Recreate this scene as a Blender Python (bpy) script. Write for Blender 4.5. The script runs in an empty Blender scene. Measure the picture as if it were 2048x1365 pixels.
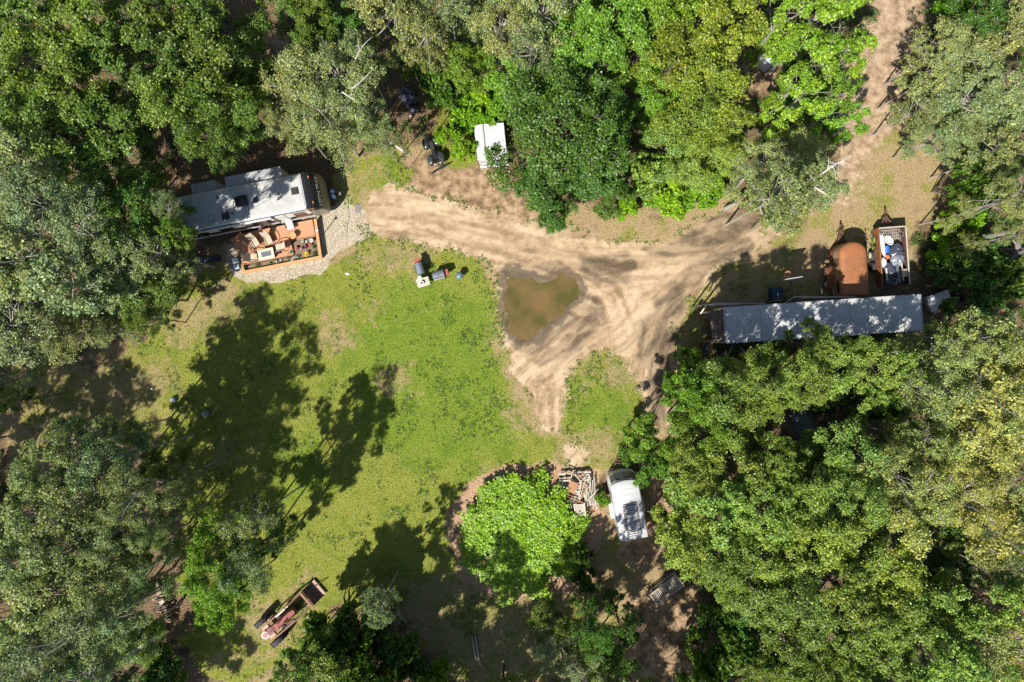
import bpy, math, random
import numpy as np
from mathutils import Vector, Matrix, Euler

# ------------------------------------------------------------------ camera, sky, sun, exposure
H = 50.6                       # flying height in metres
SC = bpy.context.scene
cam_d = bpy.data.cameras.new('camera'); cam = bpy.data.objects.new('camera', cam_d)
SC.collection.objects.link(cam); SC.camera = cam
cam.location = (0, 0, H); cam.rotation_euler = (0, 0, 0)
cam_d.sensor_width = 36; cam_d.lens = 24; cam_d.clip_start = .5; cam_d.clip_end = 2000
SUN_EL = math.radians(50); SUN_DIR = (0.6, 0.8)          # shadows run towards SUN_DIR
world = bpy.data.worlds.new('World'); SC.world = world; world.use_nodes = True
wn = world.node_tree; bg = wn.nodes['Background']
sky = wn.nodes.new('ShaderNodeTexSky'); sky.sky_type = 'NISHITA'; sky.sun_disc = False
sky.sun_elevation = SUN_EL; sky.sun_rotation = math.atan2(-SUN_DIR[0], -SUN_DIR[1])
sky.altitude = 200
wn.links.new(sky.outputs[0], bg.inputs[0]); bg.inputs[1].default_value = 0.078
sun_d = bpy.data.lights.new('sun', 'SUN'); sun_d.energy = 5.0; sun_d.angle = math.radians(.55)
sun_d.color = (1.0, .95, .87)
sun = bpy.data.objects.new('sun', sun_d); SC.collection.objects.link(sun)
sv = Vector((SUN_DIR[0]*math.cos(SUN_EL), SUN_DIR[1]*math.cos(SUN_EL), -math.sin(SUN_EL)))
sun.rotation_euler = sv.to_track_quat('-Z', 'Y').to_euler()
sun.location = (-30, -40, 60)
SC.view_settings.view_transform = 'Standard'; SC.view_settings.look = 'None'
SC.view_settings.exposure = 0.78; SC.view_settings.gamma = 1
SC.render.engine = 'CYCLES'
SC.cycles.max_bounces = 6; SC.cycles.diffuse_bounces = 3; SC.cycles.transmission_bounces = 3
SC.cycles.transparent_max_bounces = 4; SC.cycles.use_denoising = True

# ------------------------------------------------------------------ helpers
COL = SC.collection
R = math.radians
W0 = 1.5                       # metres across the view per metre of distance
def P(px, py, z=0.0, zz=None):
    """point at height z that is seen at photo pixel (px, py) of 2048 x 1365"""
    k = W0*(H-z)/2048
    return Vector(((px-1024)*k, (682.5-py)*k, z if zz is None else zz))

def tag(o, label=None, cat=None, group=None, kind=None):
    if label: o['label'] = label
    if cat: o['category'] = cat
    if group: o['group'] = group
    if kind: o['kind'] = kind
    return o

def thing(name, label, cat, loc=(0, 0, 0), rz=0.0, group=None):
    o = bpy.data.objects.new(name, None); COL.objects.link(o)
    o.empty_display_size = .2
    o.location = loc; o.rotation_euler = (0, 0, R(rz))
    return tag(o, label, cat, group)

def copy_tree(o, parent=None):
    c = o.copy(); COL.objects.link(c)
    if parent is not None: c.parent = parent
    for ch in list(o.children): copy_tree(ch, c)
    return c

class MB:
    def __init__(s): s.v = []; s.f = []; s.m = []; s.M = None; s.cur = 0
    def add(s, vs, fs):
        b = len(s.v)
        if s.M is not None: vs = [s.M @ Vector(v) for v in vs]
        s.v += [tuple(v) for v in vs]
        s.f += [tuple(b+i for i in f) for f in fs]; s.m += [s.cur]*len(fs); return s
    def box(s, c, d, rz=0, rx=0, ry=0, top=None):
        """c centre, d full size; top = scale of the top face"""
        hx, hy, hz = d[0]/2, d[1]/2, d[2]/2
        tx, ty = (top if isinstance(top, tuple) else (top, top)) if top else (1, 1)
        vs = [(-hx,-hy,-hz),(hx,-hy,-hz),(hx,hy,-hz),(-hx,hy,-hz),
              (-hx*tx,-hy*ty,hz),(hx*tx,-hy*ty,hz),(hx*tx,hy*ty,hz),(-hx*tx,hy*ty,hz)]
        if rx or ry or rz:
            E = Euler((R(rx), R(ry), R(rz))).to_matrix(); vs = [E @ Vector(v) for v in vs]
        vs = [(v[0]+c[0], v[1]+c[1], v[2]+c[2]) for v in vs]
        return s.add(vs, [(3,2,1,0),(4,5,6,7),(0,1,5,4),(1,2,6,5),(2,3,7,6),(3,0,4,7)])
    def bar(s, p0, p1, w, h=None, up=(0, 0, 1)):
        """square bar from p0 to p1, width w, thickness h along up"""
        h = h or w; p0 = Vector(p0); p1 = Vector(p1); d = (p1-p0).normalized(); up = Vector(up)
        if abs(d.dot(up)) > .98: up = Vector((1, 0, 0))
        a = d.cross(up).normalized()*w/2; b = a.cross(d).normalized()*h/2
        vs = [p0-a-b, p0+a-b, p0+a+b, p0-a+b, p1-a-b, p1+a-b, p1+a+b, p1-a+b]
        return s.add(vs, [(0,1,2,3),(7,6,5,4),(0,4,5,1),(1,5,6,2),(2,6,7,3),(3,7,4,0)])
    def cyl(s, p0, p1, r0, r1=None, n=14, caps=True):
        r1 = r0 if r1 is None else r1
        return s.tube([p0, p1], [r0, r1], n, caps)
    def tube(s, pts, r, n=8, caps=True):
        pts = [Vector(p) for p in pts]; k = len(pts)
        rs = r if isinstance(r, (list, tuple)) else [r]*k
        vs = []; fs = []; ref = None
        for i, p in enumerate(pts):
            d = (pts[min(i+1, k-1)]-pts[max(i-1, 0)]).normalized()
            if ref is None: ref = Vector((0, 0, 1)) if abs(d.z) < .9 else Vector((1, 0, 0))
            a = d.cross(ref)
            a = a.normalized() if a.length > 1e-5 else d.orthogonal().normalized()
            b = d.cross(a); ref = -b if False else ref
            for j in range(n):
                t = 2*math.pi*j/n; vs.append(p+(a*math.cos(t)+b*math.sin(t))*rs[i])
        for i in range(k-1):
            for j in range(n):
                j2 = (j+1) % n; fs.append((i*n+j, i*n+j2, (i+1)*n+j2, (i+1)*n+j))
        if caps: fs.append(tuple(range(n-1, -1, -1))); fs.append(tuple(range((k-1)*n, k*n)))
        return s.add(vs, fs)
    def prism(s, poly, z0, z1, top=None):
        n = len(poly); top = top or poly
        vs = [(p[0], p[1], z0) for p in poly]+[(p[0], p[1], z1) for p in top]
        fs = [tuple(range(n-1, -1, -1)), tuple(range(n, 2*n))]+[(i, (i+1) % n, n+(i+1) % n, n+i) for i in range(n)]
        return s.add(vs, fs)
    def loft(s, rings, caps=True):
        n = len(rings[0]); vs = [v for r_ in rings for v in r_]; fs = []
        for i in range(len(rings)-1):
            for j in range(n):
                j2 = (j+1) % n; fs.append((i*n+j, i*n+j2, (i+1)*n+j2, (i+1)*n+j))
        if caps: fs.append(tuple(range(n-1, -1, -1))); fs.append(tuple(range((len(rings)-1)*n, len(rings)*n)))
        return s.add(vs, fs)
    def ball(s, c, r, nu=14, nv=8, v0=0.0, v1=1.0):
        rx, ry, rz = r if isinstance(r, (tuple, list)) else (r, r, r)
        rings = []
        for i in range(nv+1):
            t = math.pi*(v0+(v1-v0)*i/nv); st = max(math.sin(t), 1e-3)
            rings.append([(c[0]+rx*st*math.cos(2*math.pi*j/nu), c[1]+ry*st*math.sin(2*math.pi*j/nu), c[2]-rz*math.cos(t)) for j in range(nu)])
        return s.loft(rings)
    def torus(s, c, r, q, n=20, k=8, axis='z'):
        rings = []
        for i in range(n+1):
            t = 2*math.pi*i/n; ring = []
            for j in range(k):
                u = 2*math.pi*j/k; a = (r+q*math.cos(u)); x, y, z = a*math.cos(t), a*math.sin(t), q*math.sin(u)
                if axis == 'y': x, y, z = x, -z, y
                if axis == 'x': x, y, z = z, x, y
                ring.append((c[0]+x, c[1]+y, c[2]+z))
            rings.append(ring)
        return s.loft(rings, caps=False)
    def build(s, name, mat, parent=None, smooth=False, bevel=0, seg=2):
        me = bpy.data.meshes.new(name); me.from_pydata(s.v, [], s.f)
        mats = mat if isinstance(mat, (list, tuple)) else [mat]
        for m_ in mats: me.materials.append(m_)
        if len(mats) > 1: me.polygons.foreach_set('material_index', s.m)
        if smooth: me.polygons.foreach_set('use_smooth', [True]*len(s.f)); 
        me.update()
        import bmesh as _b
        bm = _b.new(); bm.from_mesh(me); _b.ops.recalc_face_normals(bm, faces=bm.faces); bm.to_mesh(me); bm.free()
        if smooth and hasattr(me, 'set_sharp_from_angle'): me.set_sharp_from_angle(angle=R(38))
        o = bpy.data.objects.new(name, me); COL.objects.link(o)
        if parent is not None: o.parent = parent
        if bevel:
            b = o.modifiers.new('bevel', 'BEVEL'); b.width = bevel; b.segments = seg; b.limit_method = 'ANGLE'
        return o

# ------------------------------------------------------------------ materials
MATS = {}
def principled(name):
    m = bpy.data.materials.new(name); m.use_nodes = True
    nt = m.node_tree; return m, nt, nt.nodes['Principled BSDF']
def N(nt, typ, **kw):
    n = nt.nodes.new(typ)
    for k, v in kw.items(): setattr(n, k, v)
    return n
def ramp(nt, fac, stops):
    r_ = N(nt, 'ShaderNodeValToRGB'); cr = r_.color_ramp
    while len(cr.elements) < len(stops): cr.elements.new(.5)
    for e, (p, c) in zip(cr.elements, stops):
        e.position = p; e.color = (*c, 1) if len(c) == 3 else c
    nt.links.new(fac, r_.inputs[0]); return r_
def noise(nt, scale, detail=4, rough=.55, vec=None, dist=0):
    n = N(nt, 'ShaderNodeTexNoise'); n.inputs['Scale'].default_value = scale
    n.inputs['Detail'].default_value = detail; n.inputs['Roughness'].default_value = rough
    n.inputs['Distortion'].default_value = dist
    if vec is not None: nt.links.new(vec, n.inputs['Vector'])
    return n
def mixc(nt, fac, a, b, mode='MIX'):
    m = N(nt, 'ShaderNodeMix', data_type='RGBA', blend_type=mode)
    for s_, v in ((m.inputs[0], fac), (m.inputs[6], a), (m.inputs[7], b)):
        if isinstance(v, (int, float)): s_.default_value = v
        elif isinstance(v, tuple): s_.default_value = (*v, 1)
        else: nt.links.new(v, s_)
    return m.outputs[2]
def math_(nt, op, a, b=None, c=None, clamp=False):
    m = N(nt, 'ShaderNodeMath', operation=op); m.use_clamp = clamp
    for i, v in enumerate((a, b, c)):
        if v is None: continue
        if isinstance(v, (int, float)): m.inputs[i].default_value = v
        else: nt.links.new(v, m.inputs[i])
    return m.outputs[0]
def mat(name, col, rough=.6, metal=0, col2=None, scale=6, spread=.5, bump=0, spec=.5, stretch=None, detail=5, coat=0):
    """surface with noise-driven wear between col and col2"""
    if name in MATS: return MATS[name]
    m, nt, b = principled(name)
    b.inputs['Roughness'].default_value = rough; b.inputs['Metallic'].default_value = metal
    b.inputs['Specular IOR Level'].default_value = spec
    if coat: b.inputs['Coat Weight'].default_value = coat
    tc = N(nt, 'ShaderNodeTexCoord'); vec = tc.outputs['Object']
    if stretch:
        mp = N(nt, 'ShaderNodeMapping'); mp.inputs['Scale'].default_value = stretch
        nt.links.new(vec, mp.inputs[0]); vec = mp.outputs[0]
    c2 = col2 or tuple(x*.78 for x in col)
    n = noise(nt, scale, detail, .6, vec)
    r_ = ramp(nt, n.outputs[0], [(.5-spread*.35, col), (.5+spread*.35, c2)])
    nt.links.new(r_.outputs[0], b.inputs['Base Color'])
    if bump:
        n2 = noise(nt, scale*4, 4, .6, vec); bp = N(nt, 'ShaderNodeBump')
        bp.inputs['Strength'].default_value = bump; bp.inputs['Distance'].default_value = .02
        nt.links.new(n2.outputs[0], bp.inputs['Height']); nt.links.new(bp.outputs[0], b.inputs['Normal'])
    MATS[name] = m; return m
# ------------------------------------------------------------------ ground: one sheet with traced zones
rng = np.random.default_rng(7)
def vnoise(x, y, s, seed, octv=4, rough=.5):
    """value noise on numpy arrays, 0..1"""
    out = np.zeros_like(x); amp = 1.0; tot = 0
    for o in range(octv):
        g = np.random.default_rng(seed*31+o).random((64, 64))
        u = x/s*(2**o)+o*7.3; v = y/s*(2**o)+o*3.1
        iu = np.floor(u).astype(int); iv = np.floor(v).astype(int); fu = u-iu; fv = v-iv
        fu = fu*fu*(3-2*fu); fv = fv*fv*(3-2*fv)
        a = g[iu % 64, iv % 64]; b = g[(iu+1) % 64, iv % 64]; c = g[iu % 64, (iv+1) % 64]; d = g[(iu+1) % 64, (iv+1) % 64]
        out += amp*((a*(1-fu)+b*fu)*(1-fv)+(c*(1-fu)+d*fu)*fv); tot += amp; amp *= rough
    return out/tot

def sdf(poly, PX, PY):
    """signed distance in photo pixels, positive inside"""
    n = len(poly); ins = np.zeros(PX.shape, bool); d2 = np.full(PX.shape, 1e18)
    for i in range(n):
        x0, y0 = poly[i]; x1, y1 = poly[(i+1) % n]
        ex, ey = x1-x0, y1-y0; L2 = ex*ex+ey*ey+1e-9
        t = np.clip(((PX-x0)*ex+(PY-y0)*ey)/L2, 0, 1)
        d2 = np.minimum(d2, (PX-x0-t*ex)**2+(PY-y0-t*ey)**2)
        c = ((y0 > PY) != (y1 > PY)); xi = x0+(PY-y0)*ex/(ey if abs(ey) > 1e-9 else 1e-9)
        ins ^= c & (PX < xi)
    return np.where(ins, 1, -1)*np.sqrt(d2)

def dline(pts, PX, PY):
    """distance to polyline, arc length, signed side"""
    best = np.full(PX.shape, 1e18); S = np.zeros_like(PX); D = np.zeros_like(PX); acc = 0
    for (x0, y0), (x1, y1) in zip(pts[:-1], pts[1:]):
        ex, ey = x1-x0, y1-y0; L = math.hypot(ex, ey)
        t = np.clip(((PX-x0)*ex+(PY-y0)*ey)/(L*L), 0, 1)
        dx = PX-x0-t*ex; dy = PY-y0-t*ey; d2 = dx*dx+dy*dy
        sd = (dx*ey-dy*ex)/L; w = d2 < best
        best = np.where(w, d2, best); S = np.where(w, acc+t*L, S); D = np.where(w, np.sign(sd)*np.sqrt(d2), D); acc += L
    return S, D

ZONES = {
 'lawn': [[(840,1200),(920,1165),(1010,1200),(1110,1185),(1190,1190),(1170,1270),(1100,1365),(930,1365),(850,1290)],[(40,800),(120,750),(230,720),(300,760),(300,880),(180,880),(60,900)],[(1600,300),(1660,400),(1610,470),(1560,560),(1500,580),(1440,600),(1480,550),(1570,490)],[(325,645),(345,585),(400,560),(470,540),(560,555),(650,540),(700,505),(745,470),(800,482),(870,495),(925,505),(975,535),(1000,590),(1012,640),(1020,690),(1035,760),(1055,850),(1120,872),(1150,860),(1215,860),(1285,850),(1290,905),(1225,935),(1180,945),(1100,932),(1000,936),(940,965),(898,1025),(905,1090),(925,1150),(870,1180),(780,1195),(700,1215),(650,1250),(590,1310),(480,1365),(400,1350),(380,1290),(420,1240),(370,1150),(350,1060),(335,960),(300,890),(255,820),(235,750),(262,690)],
          [(1190,695),(1235,700),(1270,722),(1285,790),(1290,860),(1120,880),(1112,830),(1130,765),(1155,720)],
          [(1345,610),(1400,575),(1425,560),(1425,600),(1400,640),(1380,720),(1352,700),(1346,650)],
          [(700,300),(760,300),(820,345),(800,375),(740,385),(720,430),(690,400),(685,345)],
          [(880,230),(960,230),(960,330),(900,330),(870,270)]],
 'dry': [[(630,565),(700,525),(770,490),(745,440),(660,490)],[(690,285),(840,300),(770,420),(745,440),(690,425)],[(720,400),(1600,420),(1560,600),(1400,640),(1350,700),(1350,900),(1200,960),(900,960),(700,600)],[(340,560),(460,500),(600,560),(560,700),(300,720)],[(1590,440),(1640,380),(1700,320),(1760,260),(1850,270),(1920,320),(1935,400),(1880,430),(1830,450),(1840,560),(1750,590),(1600,600),(1430,600),(1420,570),(1500,520),(1570,480)],
         [(1080,440),(1200,462),(1290,462),(1380,440),(1450,415),(1500,415),(1480,385),(1380,395),(1240,410),(1120,420)],
         [(0,760),(120,730),(240,700),(330,760),(300,900),(180,900),(60,960),(0,960)],
         [(820,1190),(920,1150),(1000,1190),(1110,1170),(1190,1130),(1200,1250),(1120,1365),(860,1365),(800,1290)],
         [(1210,940),(1350,960),(1340,1130),(1300,1180),(1400,1200),(1380,1365),(1230,1365),(1190,1180)],
         [(400,1360),(480,1290),(600,1240),(660,1210),(700,1260),(560,1365)]],
 'bare': [[(770,300),(830,330),(880,345),(950,330),(1010,360),(1090,420),(1070,450),(960,430),(870,400),(800,390),(745,330)],
          [(1590,430),(1660,360),(1690,290),(1700,200),(1745,90),(1780,0),(1850,0),(1810,110),(1770,220),(1740,290),(1690,330),(1630,400)],
          [(1230,1030),(1340,980),(1330,1090),(1290,1140),(1240,1110)],
          [(500,60),(590,60),(590,110),(520,110)], [(1480,110),(1560,150),(1550,190),(1480,170)],
          [(1250,1200),(1380,1180),(1400,1365),(1270,1365)],
          [(880,1290),(930,1250),(960,1320),(900,1340)]],
 'dirt': [[(735,395),(760,380),(830,382),(920,403),(1000,424),(1080,448),(1165,470),(1240,484),(1310,484),(1380,462),(1450,430),(1530,416),(1590,436),(1598,458),(1560,480),(1500,512),(1440,545),(1395,580),(1362,615),(1345,660),(1343,730),(1350,800),(1345,862),(1303,885),(1292,850),(1285,785),(1268,722),(1237,702),(1190,697),(1155,722),(1133,765),(1128,830),(1118,866),(1075,868),(1065,820),(1050,775),(1032,735),(1022,690),(1008,640),(998,595),(985,545),(960,512),(920,500),(860,488),(790,475),(748,462),(733,430)],
          [(1140,905),(1170,905),(1170,950),(1140,950)]],
 'path': [[(1590,445),(1660,365),(1688,300),(1665,240),(1690,130),(1740,60),(1760,0),(1885,0),(1865,60),(1805,150),(1795,240),(1745,300),(1725,345),(1650,425)]],
 'mud': [[(1160,512),(1235,512),(1275,535),(1250,562),(1195,568),(1160,545)],[(1380,540),(1440,500),(1500,480),(1500,495),(1430,535),(1370,575),(1345,600)],[(1120,690),(1170,640),(1190,600),(1200,640),(1160,700),(1080,725)],[(1290,498),(1350,482),(1400,456),(1460,426),(1530,412),(1575,428),(1520,452),(1460,478),(1400,508),(1330,512)],
         [(1165,525),(1210,512),(1250,528),(1240,555),(1195,566),(1165,555)],
         [(1278,650),(1310,605),(1370,562),(1362,612),(1352,660),(1335,710),(1305,745),(1278,710)],
         [(1290,700),(1330,690),(1345,800),(1320,860),(1305,840)]],
 'rim': [[(995,540),(1020,525),(1060,530),(1120,528),(1165,545),(1185,590),(1165,640),(1120,675),(1080,700),(1035,695),(1012,660),(1000,600)]],
 'gravel': [[(455,500),(470,480),(640,430),(690,405),(735,425),(748,462),(700,490),(668,520),(640,545),(560,562),(490,564),(460,540)]],
 'mulch': [[(1105,930),(1000,936),(940,965),(898,1025),(903,1090),(925,1150),(990,1200),(1080,1200),(1160,1170),(1200,1080),(1200,940)]],
 'worn': [[(820,1180),(1200,1150),(1200,1365),(840,1365)],[(0,720),(330,700),(330,900),(0,940)],[(1420,620),(1500,500),(1600,440),(1600,280),(1700,400),(1640,560),(1520,620)],[(1190,690),(1240,700),(1270,730),(1255,790),(1200,800),(1150,790),(1150,730)], [(1030,700),(1075,760),(1100,860),(1080,880),(1030,860),(1005,800)],
          [(710,590),(770,590),(790,630),(750,650),(715,625)], [(740,740),(800,740),(810,790),(750,790)], [(440,890),(510,890),(510,940),(450,940)],
          [(330,600),(500,560),(480,640),(420,680),(330,690)], [(640,620),(700,640),(690,700),(640,690)], [(700,500),(860,500),(840,540),(720,560)], [(1000,640),(1040,690),(1040,760),(1000,720)],
          [(1100,860),(1290,860),(1290,930),(1120,940)], [(490,1200),(640,1150),(640,1260),(480,1330),(420,1330)], [(1340,600),(1430,570),(1420,620),(1350,700)], [(690,300),(760,330),(720,420),(690,400)], [(480,590),(520,590),(500,620)]],
 'lush': [[(740,580),(830,560),(940,590),(980,620),(1010,700),(1040,800),(1040,900),(950,950),(850,960),(760,900),(700,800),(700,680)],
          [(560,900),(640,860),(640,980),(560,990)], [(770,300),(800,330),(800,370),(750,370),(735,340)], [(1135,760),(1200,720),(1270,800),(1270,900),(1140,900)]],
}
def axis_coords(half, step, far):
    a = np.arange(-half, half+1e-6, step); out = []; x = half; st = step
    while x < far: st *= 1.35; x += st; out.append(x)
    return np.concatenate([-np.array(out[::-1]), a, np.array(out)])
gx = axis_coords(41.4, .15, 420); gy = axis_coords(28.8, .15, 420)
GX, GY = np.meshgrid(gx, gy)
GPX = 1024+GX*2048/(W0*H); GPY = 682.5-GY*2048/(W0*H)
wob = (vnoise(GX, GY, 2.2, 3, 5, .6)-.5)
attrs = {}
WID = {'lawn': (26, 44), 'dry': (30, 50), 'bare': (26, 40), 'dirt': (20, 30), 'mud': (16, 22), 'rim': (10, 20), 'gravel': (9, 16), 'mulch': (14, 22), 'lush': (60, 60), 'worn': (40, 60), 'path': (30, 40)}
for k, polys in ZONES.items():
    w, amp = WID[k]; best = None
    for p in polys:
        s = sdf(p, GPX, GPY); best = s if best is None else np.maximum(best, s)
    attrs[k] = np.clip(.5+(best+wob*amp*2)/w/2, 0, 1)
attrs['dirt'][:] = np.maximum(attrs['dirt'], 0)
# tyre ruts and the flow of the track
RUTS = [[(740,410),(860,420),(1000,455),(1130,490),(1260,500),(1400,500),(1500,470),(1590,445)],
        [(745,440),(860,450),(990,480),(1110,520),(1230,540),(1370,525),(1480,490),(1590,455)],
        [(1590,450),(1480,505),(1380,560),(1300,620),(1240,680),(1180,700),(1120,760),(1095,860)],
        [(1560,480),(1470,530),(1390,580),(1330,640),(1305,720),(1300,800),(1312,870)],
        [(960,510),(1100,525),(1220,590),(1250,660),(1150,730),(1080,780),(1085,860)]]
flow = []
for i, l in enumerate(RUTS[:5]):
    S, D = dline(l, GPX, GPY); flow.append((S/27, D/27))
near = np.argmin([np.abs(f[1]) for f in flow], axis=0)
rut = np.zeros_like(GX)
for S, D in flow:
    for off in (-.8, .8):
        rut = np.maximum(rut, np.exp(-((D-off)/.16)**2)*(vnoise(S, D*0+off, 3.0, 11)))
attrs['rut'] = np.clip(rut*1.4, 0, 1)*(attrs['dirt'] > .3)
# streaks that run along the track
st = np.zeros_like(GX); wt = np.zeros_like(GX)
for i, (S, D) in enumerate(flow):
    w = np.exp(-(D/1.6)**2)+1e-4
    st += w*vnoise(S*.5, D*2.6, 1.0, 40+i, 4, .62); wt += w
attrs['streak'] = st/wt
# a hollow for the puddle
PUD = [(1014,546),(1043,553),(1084,561),(1101,557),(1121,549),(1142,556),(1153,570),(1162,585),(1157,598),(1138,607),(1121,628),(1101,645),(1084,662),(1063,674),(1041,677),(1026,669),(1017,648),(1009,621),(1007,597),(1009,570)]
ps = sdf(PUD, GPX, GPY)/27
psn = ps+(vnoise(GX, GY, 1.1, 5, 5, .7)-.5)*1.3+(vnoise(GX, GY, .42, 8, 2, .6)-.5)*.5+.05
dep = np.clip(psn*.22, -.5, .22)
attrs['wet'] = np.clip(1.1+psn/.8, 0, 1)
GZ = (vnoise(GX, GY, 5, 9, 4)-.5)*.05+(vnoise(GX, GY, .8, 19, 3)-.5)*.025
GZ = GZ-np.where(ps > -1.0, np.clip(dep+.03, 0, .3), 0)-.035*attrs['rut']
WATER_Z = -.045
far = np.maximum(np.abs(GX)/41, np.abs(GY)/29)
GZ += np.clip(far-1.2, 0, 9)*(vnoise(GX, GY, 60, 4, 2)-.5)*2
def ground_z(x, y):
    i = min(max(int(np.searchsorted(gx, x)), 0), len(gx)-1); j = min(max(int(np.searchsorted(gy, y)), 0), len(gy)-1)
    return float(GZ[j, i])
nxg, nyg = len(gx), len(gy)
me = bpy.data.meshes.new('ground')
me.vertices.add(nxg*nyg); co = np.stack([GX, GY, GZ], -1).reshape(-1).astype('f4'); me.vertices.foreach_set('co', co)
jj, ii = np.meshgrid(np.arange(nyg-1), np.arange(nxg-1), indexing='ij'); b0 = (jj*nxg+ii).reshape(-1)
quads = np.stack([b0, b0+1, b0+nxg+1, b0+nxg], -1).astype('i4')
me.loops.add(quads.size); me.loops.foreach_set('vertex_index', quads.reshape(-1))
me.polygons.add(len(quads)); me.polygons.foreach_set('loop_start', np.arange(len(quads), dtype='i4')*4)
me.polygons.foreach_set('use_smooth', np.ones(len(quads), bool))
for k, a in attrs.items():
    at = me.attributes.new(k, 'FLOAT', 'POINT'); at.data.foreach_set('value', a.reshape(-1).astype('f4'))
me.update(calc_edges=True)
ground = bpy.data.objects.new('ground', me); COL.objects.link(ground)
tag(ground, 'lawn, tan dirt track and leaf-strewn forest floor of the clearing', 'ground', kind='structure')

gm, nt, bs = principled('ground'); bs.inputs['Roughness'].default_value = .95; bs.inputs['Specular IOR Level'].default_value = .15
geo = N(nt, 'ShaderNodeNewGeometry'); pos = geo.outputs['Position']
def A(n_):
    a = N(nt, 'ShaderNodeAttribute'); a.attribute_name = n_; return a.outputs['Fac']
fine = noise(nt, 9, 6, .7, pos); mid = noise(nt, 1.6, 5, .65, pos); big = noise(nt, .35, 4, .6, pos); tiny = noise(nt, 34, 3, .7, pos)
def mask(att, n_=None, amt=.55, lo=.42, hi=.58):
    n_ = n_ or fine
    v = math_(nt, 'ADD', A(att), math_(nt, 'MULTIPLY', math_(nt, 'SUBTRACT', n_.outputs[0], .5), amt*2))
    mr = N(nt, 'ShaderNodeMapRange', interpolation_type='SMOOTHSTEP'); mr.inputs[1].default_value = lo; mr.inputs[2].default_value = hi
    nt.links.new(v, mr.inputs[0]); return mr.outputs[0]
litter = ramp(nt, fine.outputs[0], [(.34, (.04,.03,.017)), (.5, (.13,.088,.05)), (.66, (.30,.205,.125))]).outputs[0]
dryc = ramp(nt, fine.outputs[0], [(.34, (.17,.125,.06)), (.5, (.285,.21,.108)), (.64, (.39,.30,.17))]).outputs[0]
dryg = ramp(nt, fine.outputs[0], [(.36, (.075,.09,.015)), (.5, (.185,.185,.038)), (.66, (.29,.265,.08))]).outputs[0]
dryc = mixc(nt, ramp(nt, mid.outputs[0], [(.54, (0,0,0)), (.70, (.6,.6,.6))]).outputs[0], dryc, dryg)
bigd = noise(nt, .42, 7, .7, pos)
dryc = mixc(nt, ramp(nt, bigd.outputs[0], [(.50, (0,0,0)), (.60, (.85,.85,.85))]).outputs[0], dryc, dryg)
dryc = mixc(nt, ramp(nt, bigd.outputs[0], [(.36, (.75,.75,.75)), (.45, (0,0,0))]).outputs[0], dryc, ramp(nt, mid.outputs[0], [(.4, (.20,.135,.08)), (.6, (.34,.24,.15))]).outputs[0])
c = mixc(nt, mask('dry', mid, .5, .3, .7), litter, dryc)
barec = ramp(nt, mid.outputs[0], [(.38, (.15,.10,.055)), (.5, (.27,.18,.105)), (.62, (.38,.265,.165))]).outputs[0]
c = mixc(nt, mask('bare', mid, .45, .3, .7), c, barec)
g1 = ramp(nt, fine.outputs[0], [(.34, (.08,.105,.014)), (.46, (.15,.175,.024)), (.56, (.22,.23,.04)), (.68, (.31,.285,.10))]).outputs[0]
g2 = ramp(nt, fine.outputs[0], [(.34, (.05,.085,.009)), (.46, (.105,.16,.014)), (.56, (.155,.215,.024)), (.68, (.22,.26,.05))]).outputs[0]
lushm = mask('lush', big, .5, .15, .85)
gcol = mixc(nt, lushm, g1, g2)
worn = math_(nt, 'MULTIPLY', mask('worn', mid, .9, .35, .75), .8)
gcol = mixc(nt, worn, gcol, dryc)
patch = ramp(nt, mid.outputs[0], [(.58, (0,0,0)), (.68, (1,1,1))]).outputs[0]
gcol = mixc(nt, math_(nt, 'MULTIPLY', patch, .45), gcol, dryc)
big2 = noise(nt, .7, 7, .72, pos)
gcol = mixc(nt, ramp(nt, big2.outputs[0], [(.51, (0,0,0)), (.58, (.45,.45,.45))]).outputs[0], gcol, mixc(nt, fine.outputs[0], (.045,.085,.009), (.10,.165,.016)))
gcol = mixc(nt, ramp(nt, big2.outputs[0], [(.34, (.35,.35,.35)), (.45, (0,0,0))]).outputs[0], gcol, mixc(nt, fine.outputs[0], (.13,.15,.02), (.30,.28,.07)))
c = mixc(nt, mask('lawn', mid, .6, .36, .64), c, gcol)
mulc = ramp(nt, fine.outputs[0], [(.35, (.22,.12,.07)), (.6, (.46,.31,.20))]).outputs[0]
c = mixc(nt, mask('mulch', mid, .3), c, mulc)
grv = N(nt, 'ShaderNodeTexVoronoi'); grv.inputs['Scale'].default_value = 22; nt.links.new(pos, grv.inputs['Vector'])
grc = ramp(nt, grv.outputs['Color'], [(0, (.15,.125,.085)), (.5, (.36,.305,.215)), (1, (.62,.55,.42))]).outputs[0]
c = mixc(nt, mask('gravel', mid, .25), c, grc)
ds = math_(nt, 'ADD', math_(nt, 'MULTIPLY', A('streak'), .7), math_(nt, 'MULTIPLY', mid.outputs[0], .3))
ds2 = math_(nt, 'ADD', math_(nt, 'MULTIPLY', A('streak'), .45), math_(nt, 'ADD', math_(nt, 'MULTIPLY', big.outputs[0], .25), math_(nt, 'MULTIPLY', mid.outputs[0], .3)))
dirtc = ramp(nt, ds2, [(.40, (.22,.15,.085)), (.47, (.38,.27,.165)), (.53, (.49,.365,.235)), (.62, (.56,.435,.295))]).outputs[0]
dirtc = mixc(nt, math_(nt, 'MULTIPLY', ramp(nt, tiny.outputs[0], [(.38, (1,1,1)), (.56, (0,0,0))]).outputs[0], .22), dirtc, (.22,.155,.095))
dirtc = mixc(nt, math_(nt, 'MULTIPLY', ramp(nt, noise(nt, 3.4, 6, .75, pos, .8).outputs[0], [(.52, (0,0,0)), (.62, (1,1,1))]).outputs[0], .35), dirtc, (.30,.21,.13))
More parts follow.
